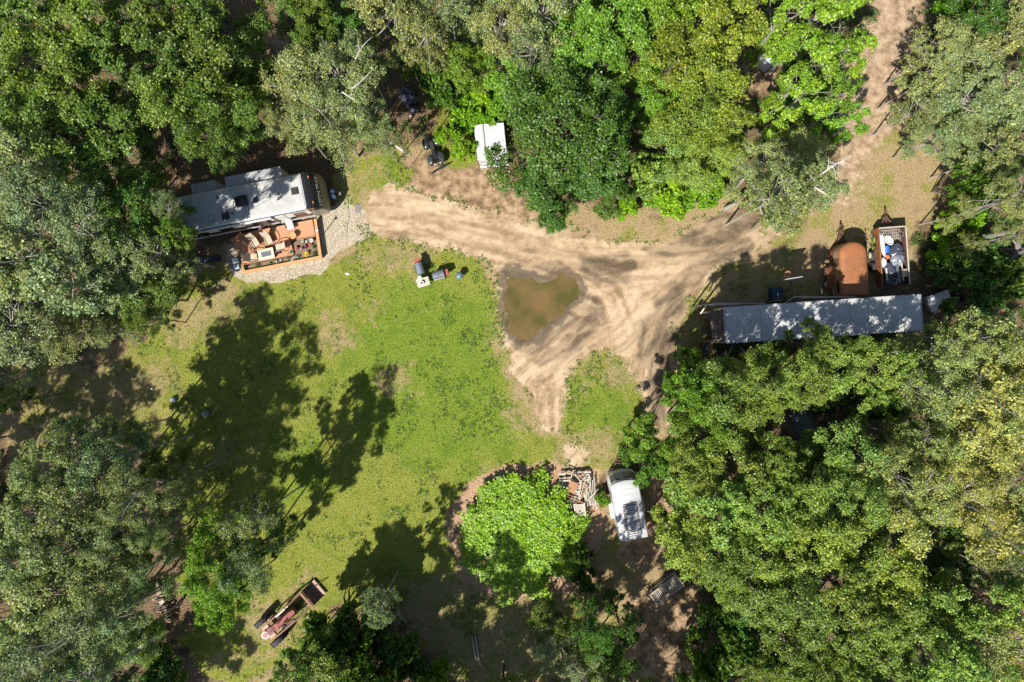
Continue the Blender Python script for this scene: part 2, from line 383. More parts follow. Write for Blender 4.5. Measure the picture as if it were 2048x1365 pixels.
dirtc = mixc(nt, math_(nt, 'MULTIPLY', A('rut'), .6), dirtc, (.22,.155,.09))
pathc = ramp(nt, mid.outputs[0], [(.38, (.22,.15,.09)), (.5, (.33,.235,.15)), (.62, (.43,.32,.215))]).outputs[0]
c = mixc(nt, mask('path', mid, .6, .3, .7), c, pathc)
edge = math_(nt, 'ADD', math_(nt, 'MULTIPLY', fine.outputs[0], .6), math_(nt, 'MULTIPLY', mid.outputs[0], .4))
class _E: outputs = [edge]
c = mixc(nt, mask('dirt', _E, 1.3, .40, .60), c, dirtc)
speck = ramp(nt, noise(nt, 5, 5, .8, pos).outputs[0], [(.63, (0,0,0)), (.68, (.6,.6,.6))]).outputs[0]
c = mixc(nt, speck, c, (.07,.09,.02))
mudc = ramp(nt, ds, [(.40, (.10,.072,.045)), (.5, (.18,.13,.08)), (.6, (.31,.225,.14))]).outputs[0]
mm = mask('mud', mid, .5, .18, .62); c = mixc(nt, mm, c, mudc)
rm = mask('rim', mid, .6, .2, .85); c = mixc(nt, math_(nt, 'MULTIPLY', rm, .75), c, mudc)
wet = mask('wet', fine, .35, .45, .75); c = mixc(nt, math_(nt, 'MULTIPLY', wet, .7), c, (.085,.066,.046))
nt.links.new(c, bs.inputs['Base Color'])
rr = math_(nt, 'SUBTRACT', .95, math_(nt, 'MULTIPLY', math_(nt, 'MAXIMUM', mm, rm), .4)); nt.links.new(rr, bs.inputs['Roughness'])
bmp = N(nt, 'ShaderNodeBump'); bmp.inputs['Strength'].default_value = .8; bmp.inputs['Distance'].default_value = .06
bh = math_(nt, 'ADD', math_(nt, 'MULTIPLY', fine.outputs[0], 1.0), math_(nt, 'MULTIPLY', tiny.outputs[0], .5))
nt.links.new(bh, bmp.inputs['Height']); nt.links.new(bmp.outputs[0], bs.inputs['Normal'])
me.materials.append(gm)

# puddle
wm, nt, bs = principled('muddy_water')
tc = N(nt, 'ShaderNodeNewGeometry'); n1 = noise(nt, .5, 3, .5, tc.outputs['Position'])
wc = ramp(nt, n1.outputs[0], [(.38, (.140,.092,.036)), (.5, (.105,.080,.027)), (.6, (.075,.066,.020))]).outputs[0]
nt.links.new(wc, bs.inputs['Base Color']); bs.inputs['Roughness'].default_value = .06
bs.inputs['IOR'].default_value = 1.33
n2 = noise(nt, 14, 2, .5, tc.outputs['Position']); bp = N(nt, 'ShaderNodeBump'); bp.inputs['Strength'].default_value = .05; bp.inputs['Distance'].default_value = .01
nt.links.new(n2.outputs[0], bp.inputs['Height']); nt.links.new(bp.outputs[0], bs.inputs['Normal'])
cx = sum(p[0] for p in PUD)/len(PUD); cy = sum(p[1] for p in PUD)/len(PUD)
poly = [P(cx+(x-cx)*1.3, cy+(y-cy)*1.3) for x, y in PUD]
w = MB(); w.add([(p.x, p.y, WATER_Z) for p in poly], [tuple(range(len(poly)-1, -1, -1))])
o = w.build('puddle_water', wm)
tag(o, 'brown muddy rainwater puddle in the middle of the dirt track', 'water', kind='structure')
# ------------------------------------------------------------------ trees
def leaf_mat(name, transl=.35, rough=.45):
    m = bpy.data.materials.new(name); m.use_nodes = True; nt = m.node_tree
    for n_ in list(nt.nodes): nt.nodes.remove(n_)
    out = N(nt, 'ShaderNodeOutputMaterial'); oi = N(nt, 'ShaderNodeObjectInfo'); g = N(nt, 'ShaderNodeNewGeometry')
    tc = N(nt, 'ShaderNodeTexCoord'); ri = g.outputs['Random Per Island']
    nz = noise(nt, 1.1, 3, .6, tc.outputs['Object'])
    br = ramp(nt, ri, [(0, (.5,.5,.5)), (.55, (.95,.95,.95)), (.9, (1.25,1.25,1.2)), (1, (1.9,1.9,1.75))]).outputs[0]
    c = mixc(nt, 1.0, oi.outputs['Color'], br, 'MULTIPLY')
    yel = ramp(nt, nz.outputs[0], [(.3, (.8,.93,1.0)), (.5, (1,1,1)), (.7, (1.16,1.05,.8))]).outputs[0]
    c = mixc(nt, .8, c, mixc(nt, 1.0, c, yel, 'MULTIPLY'))
    p = N(nt, 'ShaderNodeBsdfPrincipled'); p.inputs['Roughness'].default_value = rough; p.inputs['Specular IOR Level'].default_value = .5
    nt.links.new(c, p.inputs['Base Color'])
    ri2 = math_(nt, 'FRACT', math_(nt, 'MULTIPLY', ri, 17.3))
    c = mixc(nt, 1.0, c, ramp(nt, ri2, [(0, (.85,.98,1.1)), (.5, (1,1,1)), (1, (1.15,1.02,.8))]).outputs[0], 'MULTIPLY'); nt.links.new(c, p.inputs['Base Color'])
    t = N(nt, 'ShaderNodeBsdfTranslucent'); nt.links.new(mixc(nt, 1.0, c, (1.1,1.25,.45), 'MULTIPLY'), t.inputs['Color'])
    mx = N(nt, 'ShaderNodeMixShader'); mx.inputs[0].default_value = transl
    nt.links.new(p.outputs[0], mx.inputs[1]); nt.links.new(t.outputs[0], mx.inputs[2]); nt.links.new(mx.outputs[0], out.inputs[0])
    return m
LEAF = leaf_mat('leaves')
BARK_D = mat('dark_bark', (.13,.10,.075), .9, col2=(.06,.045,.035), scale=9, bump=.5, stretch=(1, 1, .25))
BARK_P = mat('pale_bark', (.42,.40,.34), .75, col2=(.16,.145,.12), scale=7, spread=.8, bump=.2, stretch=(1, 1, 3))

def leaf_object_mesh(name, cen, nrm, size, aspect, r_, mat_):
    """one quad (diamond) per leaf; cen, nrm (n,3), size (n,)"""
    n = len(cen); nrm = nrm/np.linalg.norm(nrm, axis=1, keepdims=True)
    a = np.cross(nrm, r_.normal(size=(n, 3))); a /= np.linalg.norm(a, axis=1, keepdims=True)+1e-9
    b = np.cross(nrm, a); s = size[:, None]
    v = np.stack([cen-a*s*.5, cen+b*s*aspect*.5+nrm*s*.08, cen+a*s*.5, cen-b*s*aspect*.5+nrm*s*.08], 1).reshape(-1, 3)
    me = bpy.data.meshes.new(name); me.vertices.add(4*n); me.vertices.foreach_set('co', v.astype('f4').reshape(-1))
    me.loops.add(4*n); me.loops.foreach_set('vertex_index', np.arange(4*n, dtype='i4'))
    me.polygons.add(n); me.polygons.foreach_set('loop_start', np.arange(n, dtype='i4')*4)
    me.update(calc_edges=True); me.materials.append(mat_); return me

def tree_meshes(kind, seed, Rc, zc, hh):
    """crown radius Rc, crown centre height zc, half height hh -> (crown mesh, wood mesh)"""
    r_ = np.random.default_rng(seed); rd = random.Random(seed)
    asp = kind == 'aspen'; shrub = kind == 'shrub'
    nl = {'oak': 19, 'aspen': 20, 'shrub': 20, 'thin': 13}[kind]
    cper = {'oak': 15, 'aspen': 14, 'shrub': 13, 'thin': 9}[kind]
    lper = {'oak': 62, 'aspen': 50, 'shrub': 60, 'thin': 85}[kind]
    lsz = {'oak': .165, 'aspen': .125, 'shrub': .15, 'thin': .17}[kind]
    lsz *= rd.uniform(.82, 1.22); lper = int(lper*rd.uniform(.85, 1.15)); lv = rd.uniform(.85, 1.2)
    sp = (Rc/3.0)**2; nl = max(7, int(nl*(.35+.65*sp)))
    if shrub and Rc > 4: nl = 85
    lobes = []
    for i in range(nl):
        t = i*2.39996+rd.uniform(-.5, .5); q = (i+.5)/nl
        if shrub: rad = Rc*.84*math.sqrt(q)*rd.uniform(.85, 1.08); zf = hh*(.55-.9*q*q+rd.uniform(-.25, .25)); lr = Rc*rd.uniform(.16, .24)*(1.25 if Rc < 4 else .75)
        elif i >= nl-6:      # low skirt limbs round the bole
            rad = Rc*rd.uniform(.15, .6); zf = -hh*rd.uniform(.9, 2.1); lr = Rc*rd.uniform(.18, .28)
        else:
            rad = Rc*(.10+.82*math.sqrt(q*nl/(nl-6)))*rd.uniform(.72, 1.12); zf = hh*(.75-1.2*(rad/Rc)**2+rd.uniform(-.42, .42)); lr = Rc*rd.uniform(.17, .28)*(1 if Rc < 4 else .8)
        lobes.append((Vector((rad*math.cos(t), rad*math.sin(t), zc+zf)), lr))
    cens = []; outs = []; sig = []; wood = MB(); trunk_top = Vector((rd.uniform(-.25, .25), rd.uniform(-.25, .25), zc+hh*.45))
    tr = Rc*.025+.03
    bend = Vector((rd.uniform(-.3, .3), rd.uniform(-.3, .3), 0))
    if not shrub:
        tt = [0, .04, .15, .3, .45, .6, .75, .88, 1]
        pts = [trunk_top*u+bend*math.sin(u*3.14)*.7+Vector((math.sin(u*9+seed)*.06, math.cos(u*7+seed)*.06, -.3 if u == 0 else 0)) for u in tt]
        wood.tube(pts, [tr*1.5, tr*1.1, tr, tr*.92, tr*.82, tr*.7, tr*.58, tr*.42, tr*.25], 9)
    for lc, lr in lobes:
        s0 = trunk_top*rd.uniform(.55, .92) if not shrub else Vector((rd.uniform(-.2,.2), rd.uniform(-.2,.2), 0))
        mid_ = (s0+lc)/2+Vector((rd.uniform(-.25, .25), rd.uniform(-.25, .25), -.15))
        wood.tube([s0, mid_, lc], [tr*.5, tr*.36, tr*.2], 6)
        for k in range(cper):
            d = Vector(r_.normal(size=3)); d.z = abs(d.z)*.9-.3; d.normalize()
            c = lc+Vector((d.x*lr, d.y*lr, d.z*lr*.8))*rd.uniform(.55, 1.2)
            if rd.random() < (.55 if asp or kind == 'thin' else .3): wood.tube([lc, (lc+c)/2+Vector((0, 0, -.06)), c+d*.12], [tr*.19, tr*.12, tr*.05], 4, caps=False)
            cens.append(c); outs.append(d); sig.append(lr*lv*rd.uniform(.17, .27))
    if asp or kind == 'thin':      # bare pale limbs that stand clear of the leaves
        for k in range(5):
            t = rd.uniform(0, 6.28); q = Vector((math.cos(t)*Rc*.75, math.sin(t)*Rc*.75, zc+hh*rd.uniform(.3, .8)))
            s0 = trunk_top*rd.uniform(.8, 1); m1 = (s0+q)/2+Vector((0, 0, .35))
            wood.tube([s0, m1, q], [tr*.28, tr*.2, tr*.07], 6)
            for u in range(3):
                e = q+Vector((rd.uniform(-.7,.7), rd.uniform(-.7,.7), rd.uniform(0,.5))); wood.tube([m1.lerp(q, .3+.2*u), e], [tr*.11, tr*.04], 4, caps=False)
    n = len(cens); C_ = np.array([tuple(c) for c in cens]); O_ = np.array([tuple(o) for o in outs]); S_ = np.array(sig)
    idx = np.repeat(np.arange(n), lper)
    off = r_.normal(size=(len(idx), 3))*S_[idx][:, None]*np.array([1, 1, .55])
    pos_ = C_[idx]+off; nr = O_[idx]*.5+np.array([0, 0, .75])+r_.normal(size=(len(idx), 3))*.55
    sz = lsz*r_.uniform(.65, 1.3, len(idx))
    if shrub: keep = pos_[:, 2] > .05; pos_, nr, sz = pos_[keep], nr[keep], sz[keep]
    cm = leaf_object_mesh('crown', pos_, nr, sz, .72 if not asp else .85, r_, LEAF)
    tmp = wood.build('trunk', BARK_P if asp or kind == 'thin' else BARK_D, smooth=True); wm_ = tmp.data; bpy.data.objects.remove(tmp)
    return cm, wm_

VAR = {}
for kd, specs in {'oak': [(3.0, 9, 2.4), (3.0, 9, 2.4), (3.0, 9, 2.6), (3.0, 9, 2.2), (3.0, 9, 2.8), (3.0, 9, 2.3), (4.8, 8.5, 3.2)],
                  'aspen': [(3.0, 10.5, 2.5), (3.0, 10.5, 2.6), (3.0, 10.5, 2.8), (3.0, 10.5, 2.4), (3.0, 10.5, 3.0)],
                  'thin': [(3.0, 8, 2.4), (3.0, 8, 2.2)],
                  'shrub': [(1.6, .9, .75), (1.6, .9, .75), (1.6, 1.1, .8)]}.items():
    VAR[kd] = [tree_meshes(kd, 100+17*i+len(kd)*7, *s) + (s,) for i, s in enumerate(specs)]
ISL = tree_meshes('shrub', 977, 4.2, 1.75, .8) + ((4.2, 1.75, 1.1),)

# colours of the kinds (leaf reflectance)
TC = {'D': (.10,.19,.024), 'O': (.165,.245,.034), 'Y': (.205,.265,.026), 'L': (.215,.375,.014), 'B': (.18,.31,.028),
      'A': (.26,.30,.105), 'P': (.37,.39,.105), 'G': (.255,.31,.12), 'T': (.22,.37,.03), 'M': (.245,.33,.055)}
TN = {'D': ('dark green broadleaf tree', 'oak'), 'O': ('mid-green broadleaf tree', 'oak'), 'Y': ('yellow-green broadleaf tree', 'oak'),
      'L': ('lime green low shrub', 'shrub'), 'B': ('bright green broadleaf tree', 'oak'), 'A': ('grey-green aspen', 'aspen'),
      'P': ('pale yellowish aspen', 'aspen'), 'G': ('blue-green aspen', 'aspen'), 'T': ('thin vivid green tree', 'thin'), 'M': ('leafy light-green tree', 'oak')}
TREES = """
O 60 20 95 9|Y 165 60 85 9|Y 60 130 85 9|Y 140 175 80 9|O 230 110 70 8|D 25 215 75 9|O 110 270 80 9|D 215 255 75 8|A 30 330 90 10
O 175 355 75 8|G 95 420 95 10.5|G 180 470 85 10|O 250 350 60 7|D 285 420 70 8|G 50 520 95 10.5|G 150 570 90 10|G 235 540 75 8|G 40 650 95 9
A 130 660 70 7|O 250 455 58 9|G 310 505 56 8.5|O 285 590 60 6|O 318 560 38 5.6|A 215 665 38 5.6|G 20 745 45 6|O 20 800 30 5.6|O 290 640 34 5.6
O 325 60 75 10|O 405 45 80 10|O 345 135 85 10|O 425 130 85 10.5|O 370 215 80 10|O 450 215 65 9.5|O 415 270 62 9|O 490 120 55 9|O 505 190 45 8
O 560 20 60 9|O 620 5 50 9|D 680 15 55 7|O 640 75 42 7
A 600 175 80 9|A 690 165 85 9|A 650 235 80 9|A 722 225 55 8.5|A 590 255 60 8|A 720 110 45 9|A 758 268 36 7|A 800 285 18 5.6
A 790 30 80 10.5|A 850 70 65 10.5|A 900 20 65 10.5|A 965 -10 70 10.5|A 1000 55 75 10|A 1085 35 75 10.5|A 1060 100 60 9.5|B 930 130 50 7|B 1010 150 60 6
D 840 125 42 5|D 900 160 55 4|L 925 215 40 2|L 960 180 45 2.5|L 903 270 32 1.6|L 928 300 28 1.3|L 948 232 34 1.6|L 990 208 38 1.8|B 1040 190 55 5
B 1160 90 75 9|B 1230 40 80 10|B 1200 130 60 8.5|B 1290 90 80 9.5|B 1330 20 75 10|Y 1350 120 75 10|Y 1420 170 85 10|Y 1380 230 75 9.5|Y 1440 60 80 10
Y 1445 245 65 9|B 1320 200 55 7|M 1330 300 60 6.5|M 1390 320 60 6|M 1290 350 50 5|M 1450 300 50 6|L 1340 395 45 1.6|L 1400 395 40 1.4|L 1300 385 34 1.4|L 1430 355 38 2|L 1250 415 26 1.2
T 1570 30 60 9|T 1640 30 85 9|T 1635 110 66 8.5|T 1590 172 42 7|T 1690 120 55 8|T 1600 200 60 7.5|T 1665 190 45 7|T 1700 250 38 6|T 1640 240 40 6
A 1520 335 62 7|A 1570 385 72 11|A 1600 320 60 7|A 1640 370 58 8|A 1565 430 30 6
A 1888 88 52 7|A 1862 150 56 6.5|A 1842 215 50 6|A 1872 275 50 5.2|A 1925 115 75 7|A 1930 200 78 7|A 1950 265 66 5.4|A 2025 190 75 8|A 2010 70 70 8|D 1960 30 60 8|L 1900 20 45 3|A 1995 305 55 7
D 2000 330 50 6|D 1960 350 45 5|A 2015 400 50 9|D 1950 390 40 4|L 1900 455 34 1.4|L 1935 440 34 1.6|Y 1925 485 36 2|L 1890 500 34 1.5|D 1960 520 55 2.5|D 2010 560 55 3|D 1900 540 45 1.6|D 1950 590 60 3|A 2035 470 34 9
B 1380 785 52 10|M 1440 780 66 10.5|M 1505 755 55 10.5|M 1565 735 52 10|B 1378 715 26 4|M 1620 690 48 7.5|M 1705 695 34 7|M 1660 740 60 7.5|M 1740 730 60 7.5|M 1600 770 55 7.5|M 1800 740 55 8|P 1892 708 60 10|P 1950 680 75 10.5
P 2020 730 75 10.5|P 1870 780 75 10|P 1950 790 85 10.5|P 2030 850 80 10.5|P 1950 890 85 10.5|P 1860 880 60 9.5|D 1700 790 55 5|D 1750 800 50 5|D 1640 790 40 5|M 1505 812 52 8.5|M 1555 795 40 8|M 1720 800 45 7
B 1300 885 50 8|B 1292 930 44 8|B 1400 855 62 8.5|M 1460 850 55 8.5|M 1390 935 65 9|M 1470 945 70 9|M 1540 905 50 8.5|M 1430 1020 80 9.5|M 1520 1010 75 9.5|M 1590 985 60 9|M 1690 910 75 9.5
M 1640 970 60 9|M 1690 1000 75 10|P 1770 940 75 10|P 1840 980 70 10|P 1920 990 80 10.5|P 2010 960 80 10.5|M 1370 1080 65 9|M 1440 1110 70 9.5|M 1520 1090 65 9.5|M 1610 1075 75 9.5|M 1700 1080 75 10
P 1790 1040 75 10|P 1980 1060 75 10|M 1600 1200 80 10|M 1680 1170 75 10|M 1520 1190 70 9|M 1450 1170 42 8|M 1760 1140 70 10|D 1870 1080 60 6|D 1900 1160 60 6|M 1880 1220 65 9.5|P 1960 1130 50 9
M 1800 1230 75 10|M 1730 1260 75 10|M 1990 1200 75 10|P 1940 1270 80 10|M 1850 1300 80 10|M 1760 1340 80 10|P 2020 1290 80 10|M 1930 1350 75 10|D 1640 1270 60 7|O 1600 1310 70 9|O 1670 1350 60 9|D 1470 1240 60 3.5|D 1440 1300 60 3.5|D 1520 1290 60 4|O 1520 1350 55 6|O 1400 1360 40 5
O 1100 1250 42 5.6|D 1185 1262 45 9|O 1190 1310 55 6|G 1120 1300 55 6|G 1170 1350 65 7|D 1235 1360 50 8|D 1240 1250 40 6
D 1165 1115 26 2.2|D 1170 1160 26 2.2
B 445 1080 55 10|G 500 1045 55 10|B 430 1160 62 10|G 500 1130 55 10|B 450 1210 45 9|D 540 1080 35 9
G 150 880 60 11|G 110 950 60 11|G 210 920 65 11|G 280 985 65 11|G 170 1000 75 11|G 80 1030 75 11|G 240 1060 65 10.5|G 315 1060 34 9.5|G 150 1090 75 11|G 50 1120 75 11|G 110 1180 85 11|G 210 1140 65 10.5|G 280 1140 45 9
G 40 1230 85 11|G 160 1260 85 11|G 245 1230 62 10|O 265 1290 45 6|G 80 1330 85 11|G 180 1350 70 10.5|D 330 1340 50 3
D 660 1280 60 5|D 720 1250 55 4|O 640 1330 65 7|D 720 1330 65 4|D 790 1290 50 3|G 760 1215 40 7|O 590 1350 50 8|D 850 1350 40 2|L 880 1345 26 1.5|D 770 1345 40 2.5|O 320 930 32 8|G 360 960 26 7
"""
LANDMARKS = [('the travel trailer', 500, 420), ('the puddle', 1080, 610), ('the box trailer', 1640, 640), ('the rusty trailer', 1700, 535),
             ('the white trailer', 1258, 1010), ('the tractor', 560, 1225), ('the quad bike', 868, 305), ('the white shed', 980, 290),
             ('the lumber heap', 1152, 985), ('the slatted rack', 1335, 1180)]
CORNERS = [('the top left corner', 0, 0), ('the top edge', 1024, 0), ('the top right corner', 2048, 0), ('the right edge', 2048, 682), ('the bottom right corner', 2048, 1365),
           ('the bottom edge', 1024, 1365), ('the bottom left corner', 0, 1365), ('the left edge', 0, 682)]
ORD = ['', 'second ', 'third ', 'fourth ', 'fifth ', 'sixth ', 'seventh ', 'eighth ', 'ninth ', 'tenth ', 'eleventh ', 'twelfth ', 'thirteenth ', 'fourteenth ', 'fifteenth ', 'sixteenth ', 'seventeenth ', 'eighteenth ', 'nineteenth ', 'twentieth ']
def side_word(dx, dy):
    a = math.degrees(math.atan2(-dy, dx)) % 360
    return ['right of', 'above right of', 'above', 'above left of', 'left of', 'below left of', 'below', 'below right of'][int((a+22.5)//45) % 8]
def plant_tree(k, px, py, rp, zc, seed, label=None, group=None, mesh=None, foot=None):
    nm, kd = TN[k]; rd = random.Random(seed)
    rm = rp/27*(1-zc/H)
    if mesh is None:
        vs = VAR[kd]; mesh = vs[rd.randrange(6) if kd == 'oak' else rd.randrange(len(vs))]
        if kd == 'oak' and rm > 3.4: mesh = vs[6]
    cm, wm_, (R0, z0, h0) = mesh
    low = kd != 'shrub' and zc < (4.6 if k == 'A' else 5.5)
    if low: cm, wm_, (R0, z0, h0) = VAR['shrub'][seed % 3]
    base = P(px, py, zc, 0); base.z = ground_z(base.x, base.y)
    name = 'shrub' if kd == 'shrub' or low else ('aspen_tree' if kd == 'aspen' else 'broadleaf_tree')
    o = thing(name, label or nm, 'shrub' if name == 'shrub' else 'tree', base, rd.uniform(0, 360), group)
    s = rm/R0; sz = zc/z0 if not (kd == 'shrub' or low) else max(.7, (zc+.3)/z0*.75)
    o.scale = (s, s, sz)
    if foot:      # a leaning tree: foot on the ground, crown where it is seen
        f = P(foot[0], foot[1], 0); top_ = Vector((base.x, base.y, zc)); f.z = ground_z(f.x, f.y); o.location = f
        d_ = top_-f; o.rotation_mode = 'QUATERNION'; o.rotation_quaternion = d_.to_track_quat('Z', 'Y'); o.scale.z *= d_.length/zc
    c = bpy.data.objects.new('crown', cm); COL.objects.link(c); c.parent = o
    col = TC[k]; j = rd.uniform(.82, 1.2); h = rd.uniform(-.16, .08)
    c.color = (col[0]*j*(1+h), col[1]*j, col[2]*j*(1-h), 1)
    t = bpy.data.objects.new('trunk', wm_); COL.objects.link(t); t.parent = o
    if name == 'shrub': t.name = 'stem'
    return o
recs = []
OUT = [(700,1610,80,11,'O'),(850,1590,75,11,'O'),(-330,1080,85,11,'G'),(-200,1085,75,11,'G'),(-390,1000,85,11,'G'),(-176,774,80,11,'A'),(-222,822,85,11,'A'),(-250,1006,85,11,'G'),(-220,1140,85,11,'G'),(-120,1090,55,10.5,'G'),(-190,910,70,10.5,'A'),(-130,1230,70,11,'G'),(1003,1511,80,11,'O'),(800,1500,80,11,'O'),(700,1460,80,10,'O'),(1300,1480,80,10,'O')]
for i, tk in enumerate(TREES.replace('\n', '|').split('|')):
    tk = tk.split()
    if len(tk) == 5: recs.append((tk[0], *[float(x) for x in tk[1:]], i))
buckets = {}
for r_ in recs:
    k, px, py, rp, zc, i = r_
    d, lm = min((math.hypot(px-x, py-y), (n_, x, y)) for n_, x, y in LANDMARKS)
    if d > 330:
        d, lm = min((math.hypot(px-x, py-y), (n_, x, y)) for n_, x, y in CORNERS)
        key = (k, 'near '+lm[0])
    else: key = (k, side_word(px-lm[1], py-lm[2])+' '+lm[0])
    buckets.setdefault(key, []).append((d, r_))
for (k, where), lst in buckets.items():
    lst.sort(key=lambda t: t[0])
    for n_, (d, (kk, px, py, rp, zc, i)) in enumerate(lst):
        nm = TN[k][0] if not (TN[k][1] != 'shrub' and zc < (4.6 if k == 'A' else 5.5)) else TN[k][0].replace('broadleaf tree', 'understory bush').replace('tree', 'bush')
        lab = (f'{nm} {where}' if len(lst) == 1 else f'{nm} {where}, {ORD[n_]}nearest')
        plant_tree(k, px, py, rp, zc, i+5, lab, 'trees and bushes round the clearing')
plant_tree('O', 356, 472, 34, 9.5, 71, 'slender green tree leaning over the rear of the travel trailer, lower of two', foot=(393, 522))
plant_tree('A', 340, 424, 34, 9.5, 74, 'slender grey-green aspen leaning over the rear of the travel trailer, upper of two', foot=(382, 505))
# the spreading dark maple over the shed
for j, (px, py, rp, zc) in enumerate([(1125, 265, 150, 8.5)]):
    plant_tree('D', px, py, rp, zc, 901, 'very large dark green maple spreading over the white shed and the track', mesh=VAR['oak'][6])
for px, py, rp, zc, lb in [(1090,370,62,7.5,'dark green maple lobe tree leaning over the track below the white shed'), (1190,340,70,7.5,'dark green maple right of the great maple, at the forest edge'), (1110,430,40,6.5,'small dark green tree whose branch tips overhang the dirt track'),
                           (1215,240,60,8,'dark green maple in the forest just right of the great maple'), (1230,390,40,6,'small dark green maple beside the dry verge of the track')]:
    plant_tree('D', px, py, rp, zc, int(px), lb)
# the round island of saplings
o = plant_tree('L', 1044, 1076, 134, 1.0, 5, 'large round lime green thicket ringed by tan mulch beside the lawn', mesh=ISL); o.name = 'thicket'; o.scale.z = .5
tag(o, cat='thicket')
plant_tree('L', 1205, 1000, 16, .8, 6, 'narrow lime green bush between the lumber heap and the white horse trailer')
# woods that go on past the edges of the view
rd = random.Random(5); past = {}
for i in range(74):
    t = i/74*2*math.pi
    ex = math.cos(t); ey = math.sin(t); q = 1/max(abs(ex)/42.5, abs(ey)/29.5)
    x, y = ex*q+rd.uniform(-2, 3)*ex, ey*q+rd.uniform(-1, 3)*ey
    z = 9.5; k = rd.choice('OOGADM' if x < 0 else 'PMYPOA')
    px = 1024+x*2048/(W0*(H-z))*.985; py = 682.5-y*2048/(W0*(H-z))*.985
    gxp = 1024+x*27; gyp = 682.5-y*27
    if 330 < gxp < 540 and gyp > 1290: continue
    if -40 < px < 2090 and -30 < py < 1395: continue
    side = 'left' if px < 0 and abs(ex)/42.5 > abs(ey)/29.5 else 'right' if abs(ex)/42.5 > abs(ey)/29.5 else ('top' if y > 0 else 'bottom')
    past.setdefault(side, []).append((k, px, py, rd.uniform(75, 105), z, 300+i))
for j_, (px, py, rp, z, k) in enumerate(OUT): past.setdefault('left' if px < 0 else 'bottom', []).append((k, px, py, rp, z, 500+j_))
for side, lst in past.items():
    lst.sort(key=lambda q: q[1] if side in ('top', 'bottom') else q[2])
    for n_, a_ in enumerate(lst):
        plant_tree(*a_, f'{TN[a_[0]][0]} past the {side} edge, {(ORD+["%dth " % v for v in range(21, 60)])[n_] or "first "}from the {"left" if side in ("top", "bottom") else "top"}', 'woods past the edges of the view')

# ------------------------------------------------------------------ undergrowth and grass, too many to count
def sample(att, x, y):
    i = np.clip(np.round((x+41.4)/.15).astype(int), 0, 552); j = np.clip(np.round((y+28.8)/.15).astype(int), 0, 384)
    i0 = int(np.argmin(np.abs(gx+41.4))); j0 = int(np.argmin(np.abs(gy+28.8)))
    return att[j+j0, i+i0]
rg = np.random.default_rng(99)
n = 15000; x = rg.uniform(-41, 41, n); y = rg.uniform(-28.5, 28.5, n)
open_ = np.maximum.reduce([sample(attrs[k], x, y) for k in ('lawn', 'dry', 'bare', 'dirt', 'gravel', 'mulch')])
dens = vnoise(x, y, 3.2, 77, 3)
keep = (open_ < .25) & (dens > .30)
for (qx, qy, qr) in ((1541,120,34),(812,192,44),(678,108,34),(316,1205,64),(830,1340,60),(1892,598,62),(1607,920,30),(868,305,50),(975,284,60),(479,407,175)):
    keep &= np.hypot(1024+x*27-(1024+(qx-1024)*.98), 682.5-y*27-(682.5+(qy-682.5)*.98)) > qr
x, y = x[keep], y[keep]; m_ = len(x)
sz_ = rg.uniform(.25, .75, m_)*(.6+sample(dens*0+1 if False else attrs['lawn'], x, y)); lp = 48
idx = np.repeat(np.arange(m_), lp); off = rg.normal(size=(len(idx), 3))*np.array([.5, .5, .32])*sz_[idx][:, None]
gz = sample(GZ, x, y)
cen = np.stack([x[idx]+off[:, 0], y[idx]+off[:, 1], gz[idx]+.05+np.abs(off[:, 2])+sz_[idx]*.25], -1)
um = leaf_object_mesh('undergrowth', cen, np.array([0, 0, 1.0])+rg.normal(size=(len(idx), 3))*.5, rg.uniform(.08, .17, len(idx)), .7, rg, LEAF)
o = bpy.data.objects.new('undergrowth', um); COL.objects.link(o); o.color = (.085, .155, .028, 1)
tag(o, 'low leafy green undergrowth covering the forest floor under the trees', 'undergrowth', kind='stuff')
GRASS = leaf_mat('grass_blades', .25, .7)
def grass(name, label, att, n, size, col, lo=.5, seed=1, veto=()):
    r2 = np.random.default_rng(seed); x = r2.uniform(-41, 41, n); y = r2.uniform(-28.5, 28.5, n)
    w = sample(attrs[att], x, y)*np.prod([1-sample(attrs[v], x, y) for v in veto], axis=0) if veto else sample(attrs[att], x, y)
    k = (w*(.55+vnoise(x, y, 1.1, seed+3, 3)) > lo); x, y = x[k], y[k]
    s = r2.uniform(.6, 1.3, len(x))*size
    cen = np.stack([x, y, sample(GZ, x, y)+s*.28], -1)
    m2 = leaf_object_mesh(name, cen, np.array([0, 0, .8])+r2.normal(size=(len(x), 3))*.75, s, .28, r2, GRASS)
    o = bpy.data.objects.new(name, m2); COL.objects.link(o); o.color = (*col, 1); return tag(o, label, 'grass', kind='stuff')
grass('lawn_grass', 'short green lawn grass blades', 'lawn', 150000, .12, (.145, .195, .024), .5, 1, ('dirt', 'gravel'))
grass('dry_grass', 'short straw-coloured grass blades beside the track', 'dry', 60000, .10, (.285, .215, .11), .5, 2, ('dirt', 'gravel', 'lawn'))

